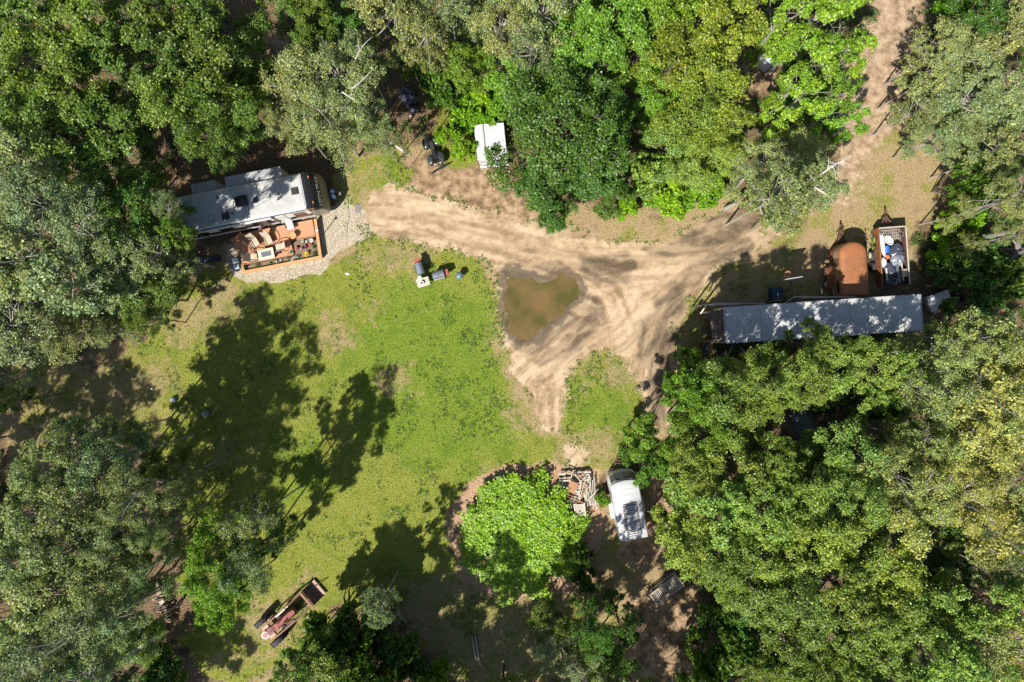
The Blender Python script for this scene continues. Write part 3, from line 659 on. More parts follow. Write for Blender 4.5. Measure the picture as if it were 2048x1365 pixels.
# broad-leaved weeds in the lawn and along the track edge
rg = np.random.default_rng(41); n = 60000; x = rg.uniform(-30, 30, n); y = rg.uniform(-25, 18, n)
lw = sample(attrs['lawn'], x, y); dw = sample(attrs['dirt'], x, y); v = vnoise(x, y, 1.6, 55, 4, .65)
keep = ((lw > .5) & (dw < .5) & (v > .60)) | ((lw+sample(attrs['dry'], x, y) > .2) & (dw > .12) & (dw < .62) & (v > .5))
x, y = x[keep][:3400], y[keep][:3400]; lp = 7; idx = np.repeat(np.arange(len(x)), lp)
cen = np.stack([x[idx]+rg.normal(size=len(idx))*.06, y[idx]+rg.normal(size=len(idx))*.06, sample(GZ, x, y)[idx]+rg.uniform(.02, .09, len(idx))], -1)
m3 = leaf_object_mesh('lawn_weeds', cen, np.array([0, 0, 1.])+rg.normal(size=(len(idx), 3))*.5, rg.uniform(.06, .12, len(idx)), .6, rg, LEAF)
o = bpy.data.objects.new('lawn_weeds', m3); COL.objects.link(o); o.color = (.13, .205, .028, 1); tag(o, 'dark broad-leaved weeds in the lawn and along the track', 'weeds', kind='stuff')
# loose stones
def pebbles(name, label, att, n, size, mt, seed, lo=.6):
    r2 = np.random.default_rng(seed); x = r2.uniform(-24, 24, n); y = r2.uniform(-10, 14, n)
    k = (sample(attrs[att], x, y) > lo) & (sample(attrs['wet'], x, y) < .7); x, y = x[k], y[k]; m = len(x)
    s = size*r2.uniform(.4, 1.4, m); a = r2.uniform(0, 6.28, m); z = sample(GZ, x, y)-.005
    V = np.zeros((m, 5, 3))
    for j in range(4):
        rr = s*r2.uniform(.7, 1.2, m); V[:, j, 0] = x+rr*np.cos(a+j*1.57); V[:, j, 1] = y+rr*np.sin(a+j*1.57); V[:, j, 2] = z
    V[:, 4, 0] = x+s*.2; V[:, 4, 1] = y; V[:, 4, 2] = z+s*.8
    F = (np.array([[0, 1, 4], [1, 2, 4], [2, 3, 4], [3, 0, 4]])[None]+5*np.arange(m)[:, None, None]).reshape(-1)
    me = bpy.data.meshes.new(name); me.vertices.add(5*m); me.vertices.foreach_set('co', V.reshape(-1).astype('f4'))
    me.loops.add(len(F)); me.loops.foreach_set('vertex_index', F.astype('i4')); me.polygons.add(4*m); me.polygons.foreach_set('loop_start', np.arange(4*m, dtype='i4')*3)
    me.update(calc_edges=True); me.materials.append(mt); o = bpy.data.objects.new(name, me); COL.objects.link(o); return tag(o, label, 'stones', kind='stuff')
pm_, nt, bs_ = principled('pebble'); bs_.inputs['Roughness'].default_value = .8
ri_ = N(nt, 'ShaderNodeNewGeometry').outputs['Random Per Island']
nt.links.new(ramp(nt, ri_, [(0, (.10,.085,.065)), (.5, (.26,.22,.165)), (.85, (.40,.35,.28)), (1, (.58,.54,.47))]).outputs[0], bs_.inputs['Base Color'])
pebbles('gravel_stones', 'loose rounded gravel around the deck', 'gravel', 260000, .032, pm_, 3)
pebbles('track_stones', 'small loose stones on the dirt track', 'dirt', 9000, .028, pm_, 4)
# ------------------------------------------------------------------ materials of the made things
WHITE = mat('white_paint', (.62,.62,.60), .4, col2=(.50,.50,.48), scale=2.5)
ROOFW = mat('roof_membrane', (.48,.48,.46), .55, col2=(.30,.30,.285), scale=1.6, spread=.9, bump=.15)
GREYW = mat('grey_panel', (.34,.35,.36), .55, col2=(.27,.28,.29), scale=3)
BLACK = mat('black_paint', (.016,.017,.02), .22, col2=(.022,.022,.025), scale=3)
RUBBER = mat('rubber', (.022,.022,.026), .8, col2=(.05,.048,.055), scale=14)
DGLASS = mat('dark_glass', (.012,.014,.018), .08)
STEEL = mat('bare_steel', (.42,.42,.43), .35, .8, col2=(.28,.28,.28), scale=9)
DSTEEL = mat('dark_steel', (.06,.06,.062), .5, .5, col2=(.035,.03,.028), scale=9)
RUST = mat('rusty_steel', (.32,.125,.045), .7, .15, col2=(.16,.065,.035), scale=2.2, spread=1, bump=.2)
RUSTD = mat('dark_rust', (.14,.065,.04), .85, .1, col2=(.07,.04,.03), scale=8, spread=.9, bump=.3)
RUSTO = mat('orange_rust', (.40,.155,.045), .6, .1, col2=(.17,.07,.04), scale=1.5, spread=1.2, detail=8, bump=.15)
BEIGE = mat('beige_panel', (.20,.19,.145), .45, col2=(.17,.16,.125), scale=2)
DECK = mat('stained_deck_boards', (.50,.25,.13), .6, col2=(.40,.19,.095), scale=3, stretch=(.4, 6, 1), spread=.9)
RIMW = mat('orange_stained_rim', (.56,.28,.12), .55, col2=(.46,.22,.085), scale=3, stretch=(.5, 4, 1))
WGREY = mat('weathered_wood', (.50,.46,.40), .85, col2=(.30,.265,.225), scale=5, stretch=(1, 1, 1), spread=.9, bump=.3)
WPALE = mat('pale_wood', (.60,.52,.40), .8, col2=(.44,.36,.26), scale=5, spread=.9, bump=.2)
WBROWN = mat('brown_wood', (.36,.185,.095), .8, col2=(.22,.11,.06), scale=5, spread=.9, bump=.2)
WDARK = mat('dark_wood', (.085,.062,.045), .9, col2=(.15,.115,.085), scale=6, spread=.9, bump=.4)
TAN = mat('tan_sling', (.46,.38,.29), .8, col2=(.40,.33,.25), scale=20)
BROWNM = mat('brown_frame', (.12,.055,.028), .45)
CREAM = mat('cream_top', (.70,.60,.42), .5, col2=(.62,.52,.35), scale=5)
BLUE = mat('blue_plastic', (.02,.13,.52), .4)
DBLUE = mat('dark_blue_plastic', (.012,.035,.085), .5)
BLUEG = mat('blue_grey_plastic', (.26,.34,.42), .5, col2=(.20,.27,.34), scale=5)
RED = mat('faded_red_paint', (.20,.022,.018), .65, col2=(.15,.04,.028), scale=3.5, spread=.9)
PINK = mat('pinkish_red', (.60,.09,.13), .5)
SOIL = mat('potting_soil', (.13,.085,.055), .95, col2=(.22,.16,.10), scale=12, spread=.8)
TARP = mat('black_tarp', (.03,.034,.05), .22, col2=(.075,.08,.11), scale=4, bump=.6)
WTARP = mat('white_tarp', (.72,.72,.74), .5, col2=(.6,.6,.64), scale=3)
ORANGE = mat('orange_plastic', (.62,.16,.05), .5)
YEL = mat('yellow_petals', (.75,.50,.02), .7)
GREENP = mat('green_plastic', (.02,.20,.13), .4)
LENS = mat('amber_lens', (.8,.25,.06), .3)
CONC = mat('grey_stone', (.34,.33,.31), .9, col2=(.22,.215,.21), scale=8, bump=.4)
COPPER = mat('terracotta_red', (.33,.075,.04), .55, col2=(.26,.06,.035), scale=6)
GREYC = mat('dark_grey_metal', (.115,.13,.155), .4, .3, col2=(.15,.165,.19), scale=4)

def wheel(parent, c, r, w, axis='y', rim=STEEL, name='wheel', rz=0, knob=0):
    """tyre on a rim; c is the hub centre, axis is the axle direction"""
    e = Vector((0, 1, 0)) if axis == 'y' else Vector((1, 0, 0))
    e = Matrix.Rotation(R(rz), 3, 'Z') @ e; c = Vector(c)
    o = bpy.data.objects.new(name, None); COL.objects.link(o); o.parent = parent; o.location = c; o.empty_display_size = .1
    o.rotation_euler = e.to_track_quat('Z', 'Y').to_euler()
    t = MB(); prof = [(r*.62, -w/2*.8), (r*.86, -w/2), (r*.97, -w/2*.8), (r, -w/2*.3), (r, w/2*.3), (r*.97, w/2*.8), (r*.86, w/2), (r*.62, w/2*.8)]
    n = 24; rings = [[(q*math.cos(2*math.pi*i/n), q*math.sin(2*math.pi*i/n), z) for q, z in prof] for i in range(n+1)]
    t.loft(rings, caps=False)
    for k in range(knob):      # tractor lugs, a chevron across the tread
        a = 2*math.pi*k/knob
        for s_ in (-1, 1):
            a2 = a+(0 if s_ > 0 else math.pi/knob)
            p0 = Vector((r*.99*math.cos(a2), r*.99*math.sin(a2), s_*w*.04)); a3 = a2+.16
            p1 = Vector((r*.97*math.cos(a3), r*.97*math.sin(a3), s_*w*.52)); t.bar(p0, p1, .05, .07, up=(math.cos(a2), math.sin(a2), 0))
    t.build('tyre', RUBBER, o, smooth=True)
    k = MB(); k.cyl((0, 0, -w*.3), (0, 0, w*.3), r*.64, n=20); k.cyl((0, 0, -w*.36), (0, 0, w*.36), r*.22, n=12); k.build('rim', rim, o, smooth=True)
    return o

def rrect(x0, y0, x1, y1, r=.12, n=4):
    pts = []
    for cx_, cy_, a in ((x1-r, y1-r, 0), (x0+r, y1-r, 90), (x0+r, y0+r, 180), (x1-r, y0+r, 270)):
        for i in range(n+1):
            t = R(a+90*i/n); pts.append((cx_+r*math.cos(t), cy_+r*math.sin(t)))
    return pts

# ------------------------------------------------------------------ travel trailer
rv = thing('travel_trailer', 'long travel trailer with pale roof, black and beige front cap and two slide-outs', 'travel trailer', P(479, 407, 3.2, 0), 11.2)
b = MB(); sec = []
prof = [(-1.28, .55), (-1.28, 3.02), (-1.20, 3.16), (-1.0, 3.2), (1.0, 3.2), (1.20, 3.16), (1.28, 3.02), (1.28, .55)]
b.loft([[(x, y, z) for y, z in prof] for x in (-4.55, 4.45)]); b.build('body', WHITE, rv)
b = MB(); b.loft([[(x, -1.13, 3.203), (x, -1.0, 3.225), (x, 1.0, 3.225), (x, 1.13, 3.203)] for x in (-4.5, 4.42)])
rf = b.build('roof', ROOFW, rv)
def cap_ring(x, z, ins=0.0, w=1.28):
    return [(x-ins*1.2*(abs(t)**3), w*t*(1-ins*.02), z) for t in (-1, -.93, -.8, -.5, 0, .5, .8, .93, 1)]
capl = [(4.46, 3.2, 0), (4.75, 3.17, .03), (5.05, 3.02, .05), (5.32, 2.72, .07), (5.5, 2.3, .09)]
capb = [(5.5, 2.3, .09), (5.62, 1.85, .10), (5.70, 1.35, .11), (5.68, .9, .11), (5.5, .55, .1)]
def cap(pts, name, m_):
    q = MB(); rings = [cap_ring(x, z, i_) for x, z, i_ in pts]
    vs = [v for r_ in rings for v in r_]; n = 9
    q.add(vs, [(i*n+j, i*n+j+1, (i+1)*n+j+1, (i+1)*n+j) for i in range(len(rings)-1) for j in range(n-1)])
    for e in (0, n-1):    # side cheeks back to the body
        c_ = [r_[e] for r_ in rings]; back = [(4.45, c_[0][1], v[2]) for v in c_]
        m = len(c_); q.add(c_+back, [(i, i+1, m+i+1, m+i) for i in range(m-1)])
    return q.build(name, m_, rv, smooth=False)
fc = cap(capl, 'front_cap', BLACK); cap(capb, 'nose_panel', BEIGE)
q = MB(); q.box((4.5, 0, 3.215), (.07, 2.3, .03)); q.build('roof_seam', GREYW, rv)
# lettering on the cap
tx = bpy.data.curves.new('lettering', 'FONT'); tx.body = 'ASPEN TRAIL'; tx.size = .34; tx.extrude = .006; tx.align_x = 'CENTER'; tx.align_y = 'CENTER'; tx.space_character = 1.1
to = bpy.data.objects.new('lettering', tx); COL.objects.link(to); to.parent = fc
nrm = Vector((.42, 0, .27)).normalized()       # slope of the lower black cap
to.location = Vector((5.40, -.05, 2.58))+nrm*.012
xa = Vector((0, 1, 0)); ya = nrm.cross(xa); to.rotation_euler = Matrix((xa, ya, nrm)).transposed().to_euler(); tx.materials.append(WHITE); bpy.context.view_layer.update()
lm_ = bpy.data.meshes.new_from_object(to); lo = bpy.data.objects.new('lettering', lm_); COL.objects.link(lo); lo.parent = fc; lo.location = to.location; lo.rotation_euler = to.rotation_euler; bpy.data.objects.remove(to); lo.name = 'lettering'
for y in (-.9, .9):
    q = MB(); q.box((5.0, y, 3.08), (.05, .16, .05)); q.build('marker_light', LENS, rv)
# slide-outs on the far side
for x0, x1, z1 in ((-.8, 3.1, 2.75), (-3.3, -1.57, 2.6)):
    q = MB(); q.box(((x0+x1)/2, 1.66, (z1+.75)/2), (x1-x0, .80, z1-.75)); so = q.build('slide_out', WHITE, rv, bevel=.02)
    q = MB(); q.box(((x0+x1)/2, 1.68, z1+.02), (x1-x0+.06, .84, .05)); q.build('slide_roof', GREYW, so)
# things on the roof
q = MB(); q.loft([[(x, y, z) for x, y in rrect(.19-s, .07-s*.88, .19+s, .07+s*.88, .1)] for s, z in ((.42, 3.22), (.42, 3.42), (.34, 3.5))]); q.build('air_conditioner', BLACK, rv, smooth=True)
for x, y, s in ((3.93, .07, .24), (-1.09, -.69, .26)):
    q = MB(); q.box((x, y, 3.28), (s*2, s*2, .12), top=.9); q.build('roof_vent', DSTEEL, rv)
q = MB(); q.cyl((1.16, 0, 3.22), (1.16, 0, 3.30), .22, .20, 20); sk = q.build('skylight', DGLASS, rv, smooth=True)
q = MB(); q.torus((1.16, 0, 3.25), .24, .025); q.build('skylight_frame', GREYW, sk, smooth=True)
q = MB()
for a_, b_ in (((-2.28, -1.05), (-2.28, -.4)), ((-1.88, -1.05), (-1.88, -.4)), ((-2.3, -.4), (-1.86, -.4)), ((-2.3, -1.05), (-1.86, -1.05))): q.bar((*a_, 3.245), (*b_, 3.245), .05, .05)
q.build('hatch_frame', GREYW, rv)
for x, y in ((2.79, .05), (-1.39, .68), (-.62, -.62)):
    q = MB(); q.cyl((x, y, 3.22), (x, y, 3.34), .07, .06, 10); q.build('plumbing_cap', DSTEEL, rv, smooth=True)
# near side: stripes, windows, door, awning, steps
q = MB(); q.box((-.05, -1.283, 1.35), (8.95, .012, .62)); q.build('black_stripe', BLACK, rv)
q = MB(); q.box((-.05, -1.283, .66), (8.95, .014, .16)); q.build('lower_stripe', GREYW, rv)
for x0, x1, z0, z1 in ((-3.9, -3.0, 1.75, 2.45), (-2.2, -1.2, 1.75, 2.45), (.2, 1.5, 1.7, 2.5), (3.3, 4.1, 1.75, 2.5)):
    q = MB(); q.box(((x0+x1)/2, -1.295, (z0+z1)/2), (x1-x0, .02, z1-z0)); wdw = q.build('window', DGLASS, rv)
    q = MB(); q.bar((x0, -1.31, z0), (x1, -1.31, z0), .04); q.bar((x0, -1.31, z1), (x1, -1.31, z1), .04); q.build('window_frame', BLACK, wdw)
q = MB(); q.box((2.35, -1.3, 1.75), (.68, .03, 1.95)); dr = q.build('door', WHITE, rv, bevel=.01)
q = MB(); q.box((2.1, -1.33, 1.6), (.04, .05, .14)); q.build('handle', BLACK, dr)
q = MB(); q.cyl((-3.4, -1.38, 2.98), (1.9, -1.38, 2.98), .085, n=12); aw = q.build('awning_roll', WHITE, rv, smooth=True)
q = MB()
for x in (-3.4, 1.9): q.bar((x, -1.34, 2.98), (x, -1.34, 1.0), .06)
q.build('awning_arm', BLACK, aw)
q = MB(); q.bar((-3.5, -1.31, 3.06), (4.4, -1.31, 3.06), .04, .05); q.build('drip_rail', BLACK, rv)
q = MB(); q.box((2.35, -1.62, .62), (.62, .28, .04)); q.box((2.35, -1.9, .36), (.62, .28, .04)); q.build('entry_step', DSTEEL, rv)
for x in (-1.4, -.55): 
    for s_ in (-1, 1): wheel(rv, (x, s_*1.12, .36), .36, .2)
q = MB(); q.box((0, 0, .5), (9.0, 2.2, .14)); q.bar((4.6, -.8, .5), (6.35, 0, .5), .09, .13); q.bar((4.6, .8, .5), (6.35, 0, .5), .09, .13)
q.cyl((6.1, 0, .05), (6.1, 0, 1.0), .035); q.ball((6.45, 0, .55), .08); q.build('hitch_frame', DSTEEL, rv)
q = MB()
for s_ in (-1, 1): q.loft([[(5.98+.14*math.cos(t), s_*.17+.15*math.sin(t), z) for t in [2*math.pi*i/12 for i in range(12)]] for z in (.58, 1.0)]); q.ball((5.98, s_*.17, 1.0), (.14, .15, .1), nv=6, v0=.5)
q.build('propane_cylinder', mat('light_blue_paint', (.10,.38,.72), .35, col2=(.5,.62,.72), scale=4), rv, smooth=True)
q = MB(); q.box((6.42, -.05, .72), (.22, .2, .16)); q.build('jack_motor', mat('grey_tan_plastic', (.36,.30,.25), .6), rv)
q = MB(); q.box((-4.62, 0, .5), (.1, 2.3, .12)); q.build('bumper', DSTEEL, rv)

# ------------------------------------------------------------------ deck and planting
dk = thing('wooden_deck', 'orange stained wooden deck with L-shaped planting bed beside the travel trailer', 'deck', P(560, 495, .4, 0), 11.2)
rd = random.Random(3)
q = MB()
nb = 16; y0, y1 = -.70, 1.55
for i in range(nb):
    y = y0+(i+.5)*(y1-y0)/nb; x1 = .83 if y < .33 else 2.72
    q.box(((-2.98+x1)/2, y, .385+rd.uniform(-.002, .002)), (x1+2.98, (y1-y0)/nb-.012, .035))
q.build('floor_boards', DECK, dk)
q = MB()
for a_, b_ in (((-3.0, .42), (2.75, .42)), ((-3.0, 1.4), (2.75, 1.4)), ((-3.0, -.6), (.8, -.6))): q.bar((*a_, .27), (*b_, .27), .05, .16)
for x in (-2.9, -1.2, .6, 2.6): q.bar((x, 1.45, .15), (x, 1.46, .15), .1, .3)
q.build('joist', WBROWN, dk)
q = MB(); q.box((.84, .6, .408), (.05, 1.9, .01)); q.build('seam_board', WBROWN, dk)
q = MB(); q.box((-3.12, .95, .30), (.26, .95, .04)); q.box((-3.12, .95, .15), (.24, .9, .04)); q.build('step', RIMW, dk)
# raised planter: thick capping boards on box sides
for nme, (xa_, ya_, xb_, yb_) in (('planter_rim', (-3.02, -1.30, 2.92, -1.30)), ('planter_rim', (2.82, -1.19, 2.96, 1.52)), ('planter_rim', (-2.93, -1.19, -2.90, -.72))):
    q = MB(); q.bar((xa_, ya_, .52), (xb_, yb_, .52), .20, .045); pr = q.build(nme, RIMW, dk)
    q = MB(); q.bar((xa_, ya_, .25), (xb_, yb_, .25), .07, .49); q.build('planter_side', DECK, pr)
q = MB(); q.bar((-2.8, -.745, .41), (.86, -.745, .41), .06, .05); q.bar((.86, -.74, .41), (.86, .34, .41), .06, .05); q.bar((.86, .34, .41), (2.72, .34, .41), .06, .05); q.build('inner_kerb', WBROWN, dk)
q = MB(); q.prism([(-2.88, -1.2), (2.7, -1.2), (2.7, .3), (.9, .3), (.9, -.79), (-2.88, -.79)], .04, .26); q.build('soil', SOIL, dk)
def dpt(px, py, z=.4): 
    p = P(px, py, z); return p
def on_deck(px, py, z): p = P(px, py, z); return p
# potted and bedded plants
FOL = {}
def clump(name, label, cat, px, py, z, r_, h_, col, n=160, leaf=.07, petals=None, pn=30, group=None, pot=None, seed=1, psz=.06):
    p = P(px, py, z+h_*.6); r2 = np.random.default_rng(seed+int(px*7+py))
    t = thing(name, label, cat, (p.x, p.y, z), 0, group)
    pos_ = r2.normal(size=(n, 3))*np.array([r_*.45, r_*.45, h_*.28])+np.array([0, 0, h_*.55]); pos_[:, 2] = np.clip(pos_[:, 2], .02, None)
    nr = pos_*np.array([1.5, 1.5, .3])/max(r_, .1)+np.array([0, 0, .7])+r2.normal(size=(n, 3))*.6
    me_ = leaf_object_mesh('foliage', pos_, nr, r2.uniform(.7, 1.3, n)*leaf, .5, r2, LEAF)
    o = bpy.data.objects.new('foliage', me_); COL.objects.link(o); o.parent = t; o.color = (*col, 1)
    q = MB()
    for k in range(5): a = 1.26*k; q.cyl((0, 0, 0), (math.cos(a)*r_*.4, math.sin(a)*r_*.4, h_*.7), .008, .004, 4)
    q.build('stem', mat('green_stem', (.08,.12,.03), .7), t)
    if petals:
        pp = r2.normal(size=(pn, 3))*np.array([r_*.4, r_*.4, h_*.08])+np.array([0, 0, h_*.95])
        m2 = leaf_object_mesh('blossom', pp, np.array([0, 0, 1.])+r2.normal(size=(pn, 3))*.3, r2.uniform(.7, 1.3, pn)*psz, .9, r2, petals)
        o = bpy.data.objects.new('blossom', m2); COL.objects.link(o); o.parent = t
    if pot:
        q = MB(); q.cyl((0, 0, -.0), (0, 0, .22), .10, .15, 14); q.torus((0, 0, .22), .145, .018, 14, 6); q.build('pot', pot, t, smooth=True)
    return t
WP = mat('white_petals', (.78,.78,.74), .7); PP = mat('pink_petals', (.62,.30,.38), .7); MG = mat('magenta_petals', (.6,.1,.3), .7)
clump('flowering_plant', 'tall white flowering plant in the far right corner of the deck bed', 'plant', 624, 481, .26, .16, .35, (.09,.16,.03), petals=WP, pn=40, psz=.1)
clump('flowering_plant', 'small white flowering plant second from the right in the deck bed', 'plant', 614, 483, .26, .15, .3, (.09,.17,.03), petals=WP, pn=26)
clump('flowering_plant', 'loose white flowering plant along the back of the deck bed', 'plant', 605, 484, .26, .15, .3, (.09,.17,.03), petals=WP, pn=18)
clump('flowering_plant', 'yellow flowering plant at the front right of the deck bed', 'plant', 613, 508, .26, .2, .3, (.10,.18,.03), petals=YEL, pn=46, psz=.09)
clump('flowering_plant', 'bright green white-dotted plant at the front of the deck bed', 'plant', 593.5, 515, .26, .22, .32, (.12,.26,.03), petals=WP, pn=10)
clump('flowering_plant', 'pink and white flowering plant at the bend of the deck bed', 'plant', 584, 520, .26, .18, .28, (.10,.16,.05), petals=PP, pn=40)
clump('potted_plant', 'plant in a terracotta pot left of the black tub in the deck bed', 'plant', 592.8, 497.5, .26, .1, .3, (.08,.15,.03), n=40, petals=MG, pn=6, pot=COPPER)
clump('potted_plant', 'plant in a terracotta pot right of the black tub in the deck bed', 'plant', 620, 489, .26, .1, .3, (.08,.15,.03), n=40, pot=COPPER)
clump('potted_plant', 'dark foliage plant in a black tub amid the deck bed', 'plant', 611, 494, .26, .15, .28, (.02,.03,.012), n=80, petals=MG, pn=8, pot=BLACK)
clump('flowering_plant', 'pink flowering plant between the terracotta pot and the black tub', 'plant', 603, 498, .26, .12, .25, (.08,.14,.03), n=70, petals=PP, pn=20)
clump('leafy_plant', 'broad dark green plant in the front right corner of the deck bed', 'plant', 628, 508, .26, .2, .35, (.05,.13,.03), n=150)
clump('leafy_plant', 'green plant half-way along the right rim of the deck bed', 'plant', 628, 494, .26, .17, .3, (.06,.14,.03), n=120)
clump('leafy_plant', 'rounded bright green herb bush near the left end of the deck bed', 'plant', 514, 530.5, .26, .27, .25, (.10,.22,.03), n=260, leaf=.05)
clump('leafy_plant', 'tall dark green plant filling the left end of the deck bed', 'plant', 489, 535, .26, .2, .4, (.03,.08,.015), n=200)
clump('leafy_plant', 'small green plant with one white bloom mid-way along the front bed', 'plant', 551, 523, .26, .13, .22, (.08,.16,.03), n=70, petals=WP, pn=4, psz=.1)
clump('leafy_plant', 'small green seedling left of the middle of the front bed', 'plant', 541, 526.5, .26, .12, .2, (.08,.16,.03), n=60)
clump('leafy_plant', 'small pale green seedling just right of the middle of the front bed', 'plant', 562, 522, .26, .12, .2, (.11,.17,.05), n=60, petals=WP, pn=3, psz=.08)
clump('leafy_plant', 'sprawling green plant where the front bed widens', 'plant', 577, 516, .26, .16, .25, (.09,.15,.04), n=110)
t = thing('watering_can', 'teal green watering can at the bend of the deck bed', 'watering can', P(580.5, 505, .5, .3), 40)
q = MB(); q.cyl((0, 0, 0), (0, 0, .24), .12, .10, 14); q.build('body', GREENP, t, smooth=True)
q = MB(); q.tube([(.08, 0, .05), (.2, 0, .15), (.32, 0, .28)], [.03, .02, .03], 8); q.build('spout', GREENP, t, smooth=True)
q = MB(); q.tube([(-.09, 0, .06), (-.2, 0, .18), (-.1, 0, .32), (.05, 0, .26)], .012, 6); q.build('handle', GREENP, t)

def sling_chair(px, py, face, label):
    t = thing('patio_chair', label, 'patio chair', P(px, py, .85, .403), face, 'tan sling chairs round the fire table')
    q = MB(); q.loft([[(x, -.25, z), (x, .25, z), (x, .25, z-.02), (x, -.25, z-.02)] for x, z in ((.30, .40), (.12, .43), (-.18, .40), (-.24, .42))]); q.build('seat', TAN, t)
    q = MB(); q.loft([[(x, -.24, z), (x, .24, z), (x-.02, .24, z), (x-.02, -.24, z)] for x, z in ((-.23, .42), (-.32, .62), (-.43, .85), (-.54, 1.02))]); q.build('backrest', TAN, t)
    for s_ in (-1, 1):
        q = MB(); q.tube([(.36, s_*.31, .62), (.2, s_*.34, .66), (-.05, s_*.33, .65), (-.32, s_*.28, .60)], .026, 8); q.build('armrest', BROWNM, t, smooth=True)
        q = MB(); q.tube([(.36, s_*.31, .62), (.42, s_*.31, .3), (.34, s_*.30, .02), (0, s_*.30, .015), (-.38, s_*.29, .02), (-.34, s_*.28, .3), (-.24, s_*.27, .42)], .018, 8); q.build('leg', BROWNM, t, smooth=True)
        q = MB(); q.tube([(.3, s_*.26, .4), (0, s_*.26, .41), (-.24, s_*.26, .42), (-.44, s_*.255, .85), (-.55, s_*.25, 1.03)], .014, 6); q.build('side_rail', BROWNM, t, smooth=True)
    return t
sling_chair(509, 485, -59, 'tan sling chair standing upper left of the fire table, tilted to the left')
sling_chair(535.5, 480, -68, 'tan sling chair directly above the fire table')
sling_chair(559.5, 494.5, 192, 'tan sling chair at the right end of the fire table')
sling_chair(505.5, 515, 6, 'tan sling chair at the left end of the fire table')
t = thing('fire_table', 'cream rectangular fire table with a grey burner panel on the deck', 'table', P(532.2, 508.5, 1.0, .403), 12.5)
q = MB(); q.box((0, 0, .6), (1.14, .76, .05)); q.build('table_top', CREAM, t, bevel=.012)
q = MB(); q.box((0, 0, .29), (.92, .56, .56)); q.build('cabinet', mat('table_base', (.34,.25,.17), .6), t)
q = MB(); q.box((.02, 0, .632), (.66, .34, .02)); bp_ = q.build('burner_panel', mat('burner_grey', (.13,.14,.16), .4), t)
q = MB(); q.bar((-.33, -.18, .638), (.37, -.18, .638), .02, .02); q.bar((-.33, .18, .638), (.37, .18, .638), .02, .02); q.bar((-.33, -.18, .638), (-.33, .18, .638), .02, .02); q.bar((.37, -.18, .638), (.37, .18, .638), .02, .02); q.build('burner_frame', STEEL, bp_)
t = thing('patio_lounger', 'white three-panelled lounge seat on the deck against the trailer', 'lounge seat', P(579, 449, .8, .403), -72)
q = MB(); q.box((.22, 0, .36), (.30, .50, .07)); q.build('foot_cushion', WHITE, t, bevel=.02)
q = MB(); q.box((-.10, 0, .40), (.30, .50, .07)); q.build('seat_cushion', WHITE, t, bevel=.02)
q = MB(); q.box((-.42, 0, .52), (.36, .50, .07), ry=28); q.build('back_cushion', GREYW, t, bevel=.02)  # white backrest seen in shade; the shade is put in as grey
q = MB()
for x in (-.4, .3):
    for y in (-.2, .2): q.bar((x, y, 0), (x, y, .36), .035)
q.bar((-.5, -.25, .34), (.38, -.25, .34), .03); q.bar((-.5, .25, .34), (.38, .25, .34), .03); q.build('leg_frame', BLACK, t)
t = thing('side_table', 'small octagonal orange wooden side table below the white lounge seat', 'side table', P(586, 472, .75, .403), 15)
q = MB(); q.cyl((0, 0, .40), (0, 0, .44), .26, n=8); q.build('table_top', RIMW, t)
q = MB()
for a in (45, 135, 225, 315): q.bar((.17*math.cos(R(a)), .17*math.sin(R(a)), 0), (.14*math.cos(R(a)), .14*math.sin(R(a)), .4), .035)
q.build('leg', WBROWN, t)
t = thing('folding_chair', 'red and white striped folding chair leaning against the travel trailer', 'folding chair', P(524, 451.5, .6, .0), 30)
for k in range(4):
    q = MB(); q.bar((-.25+k*.12, -.28, .9), (-.12+k*.12, .22, .5), .07, .02); q.build('slat', PINK if k % 2 == 0 else WHITE, t)
q = MB(); q.bar((-.3, -.3, .95), (.2, -.28, .02), .025); q.bar((-.2, .25, .5), (.3, .2, .02), .025); q.bar((-.2, .25, .5), (-.3, -.3, .95), .025); q.bar((.2, .22, .45), (.1, -.28, .9), .025); q.build('chair_frame', STEEL, t)
t = thing('lamp_post', 'slim post with a round white cap at the right rim of the deck', 'post', P(634.3, 460.5, 1.75, 0), 0)
q = MB(); q.cyl((0, 0, 0), (0, 0, 1.7), .035, .03, 10); q.build('pole', DSTEEL, t, smooth=True)
q = MB(); q.ball((0, 0, 1.76), (.11, .11, .09)); q.build('cap', WHITE, t, smooth=True)
for px, py, w_, l_, lab in ((470, 522, .46, .38, 'blue-grey lidded storage tub left of the deck, upper of two'), (472, 533.5, .40, .36, 'blue-grey lidded storage tub left of the deck, lower of two')):
    t = thing('storage_tub', lab, 'storage tub', P(px, py, .45, 0), 10, 'two blue-grey tubs left of the deck')
    q = MB(); q.box((0, 0, .19), (w_*.9, l_*.9, .38)); q.build('tub', BLUEG, t, bevel=.02)
    q = MB(); q.box((0, 0, .41), (w_, l_, .05), top=.94); q.build('lid', mat('pale_blue_lid', (.42,.50,.56), .5), t, bevel=.01)
t = thing('blue_tote', 'bright blue plastic tote in the shade left of the deck', 'tote', P(395, 521.5, .4, 0), -15)
q = MB(); q.loft([[(x, y, z) for x, y in rrect(-.3*s, -.22*s, .3*s, .22*s, .06)] for s, z in ((.85, 0), (1, .38))]); q.build('tub', BLUE, t)
q = MB(); q.box((0, 0, .4), (.62, .46, .04)); q.build('lid', BLUE, t, bevel=.01)
t = thing('planting_trough', 'long dark slatted trough right of the bright blue tote', 'trough', P(421, 519, .3, 0), 12)
q = MB(); q.box((0, .2, .15), (1.3, .03, .3)); q.box((0, -.2, .15), (1.3, .03, .3)); q.box((.65, 0, .15), (.03, .4, .3)); q.box((-.65, 0, .15), (.03, .4, .3)); q.box((0, 0, .04), (1.26, .38, .04)); q.build('trough_box', DSTEEL, t)
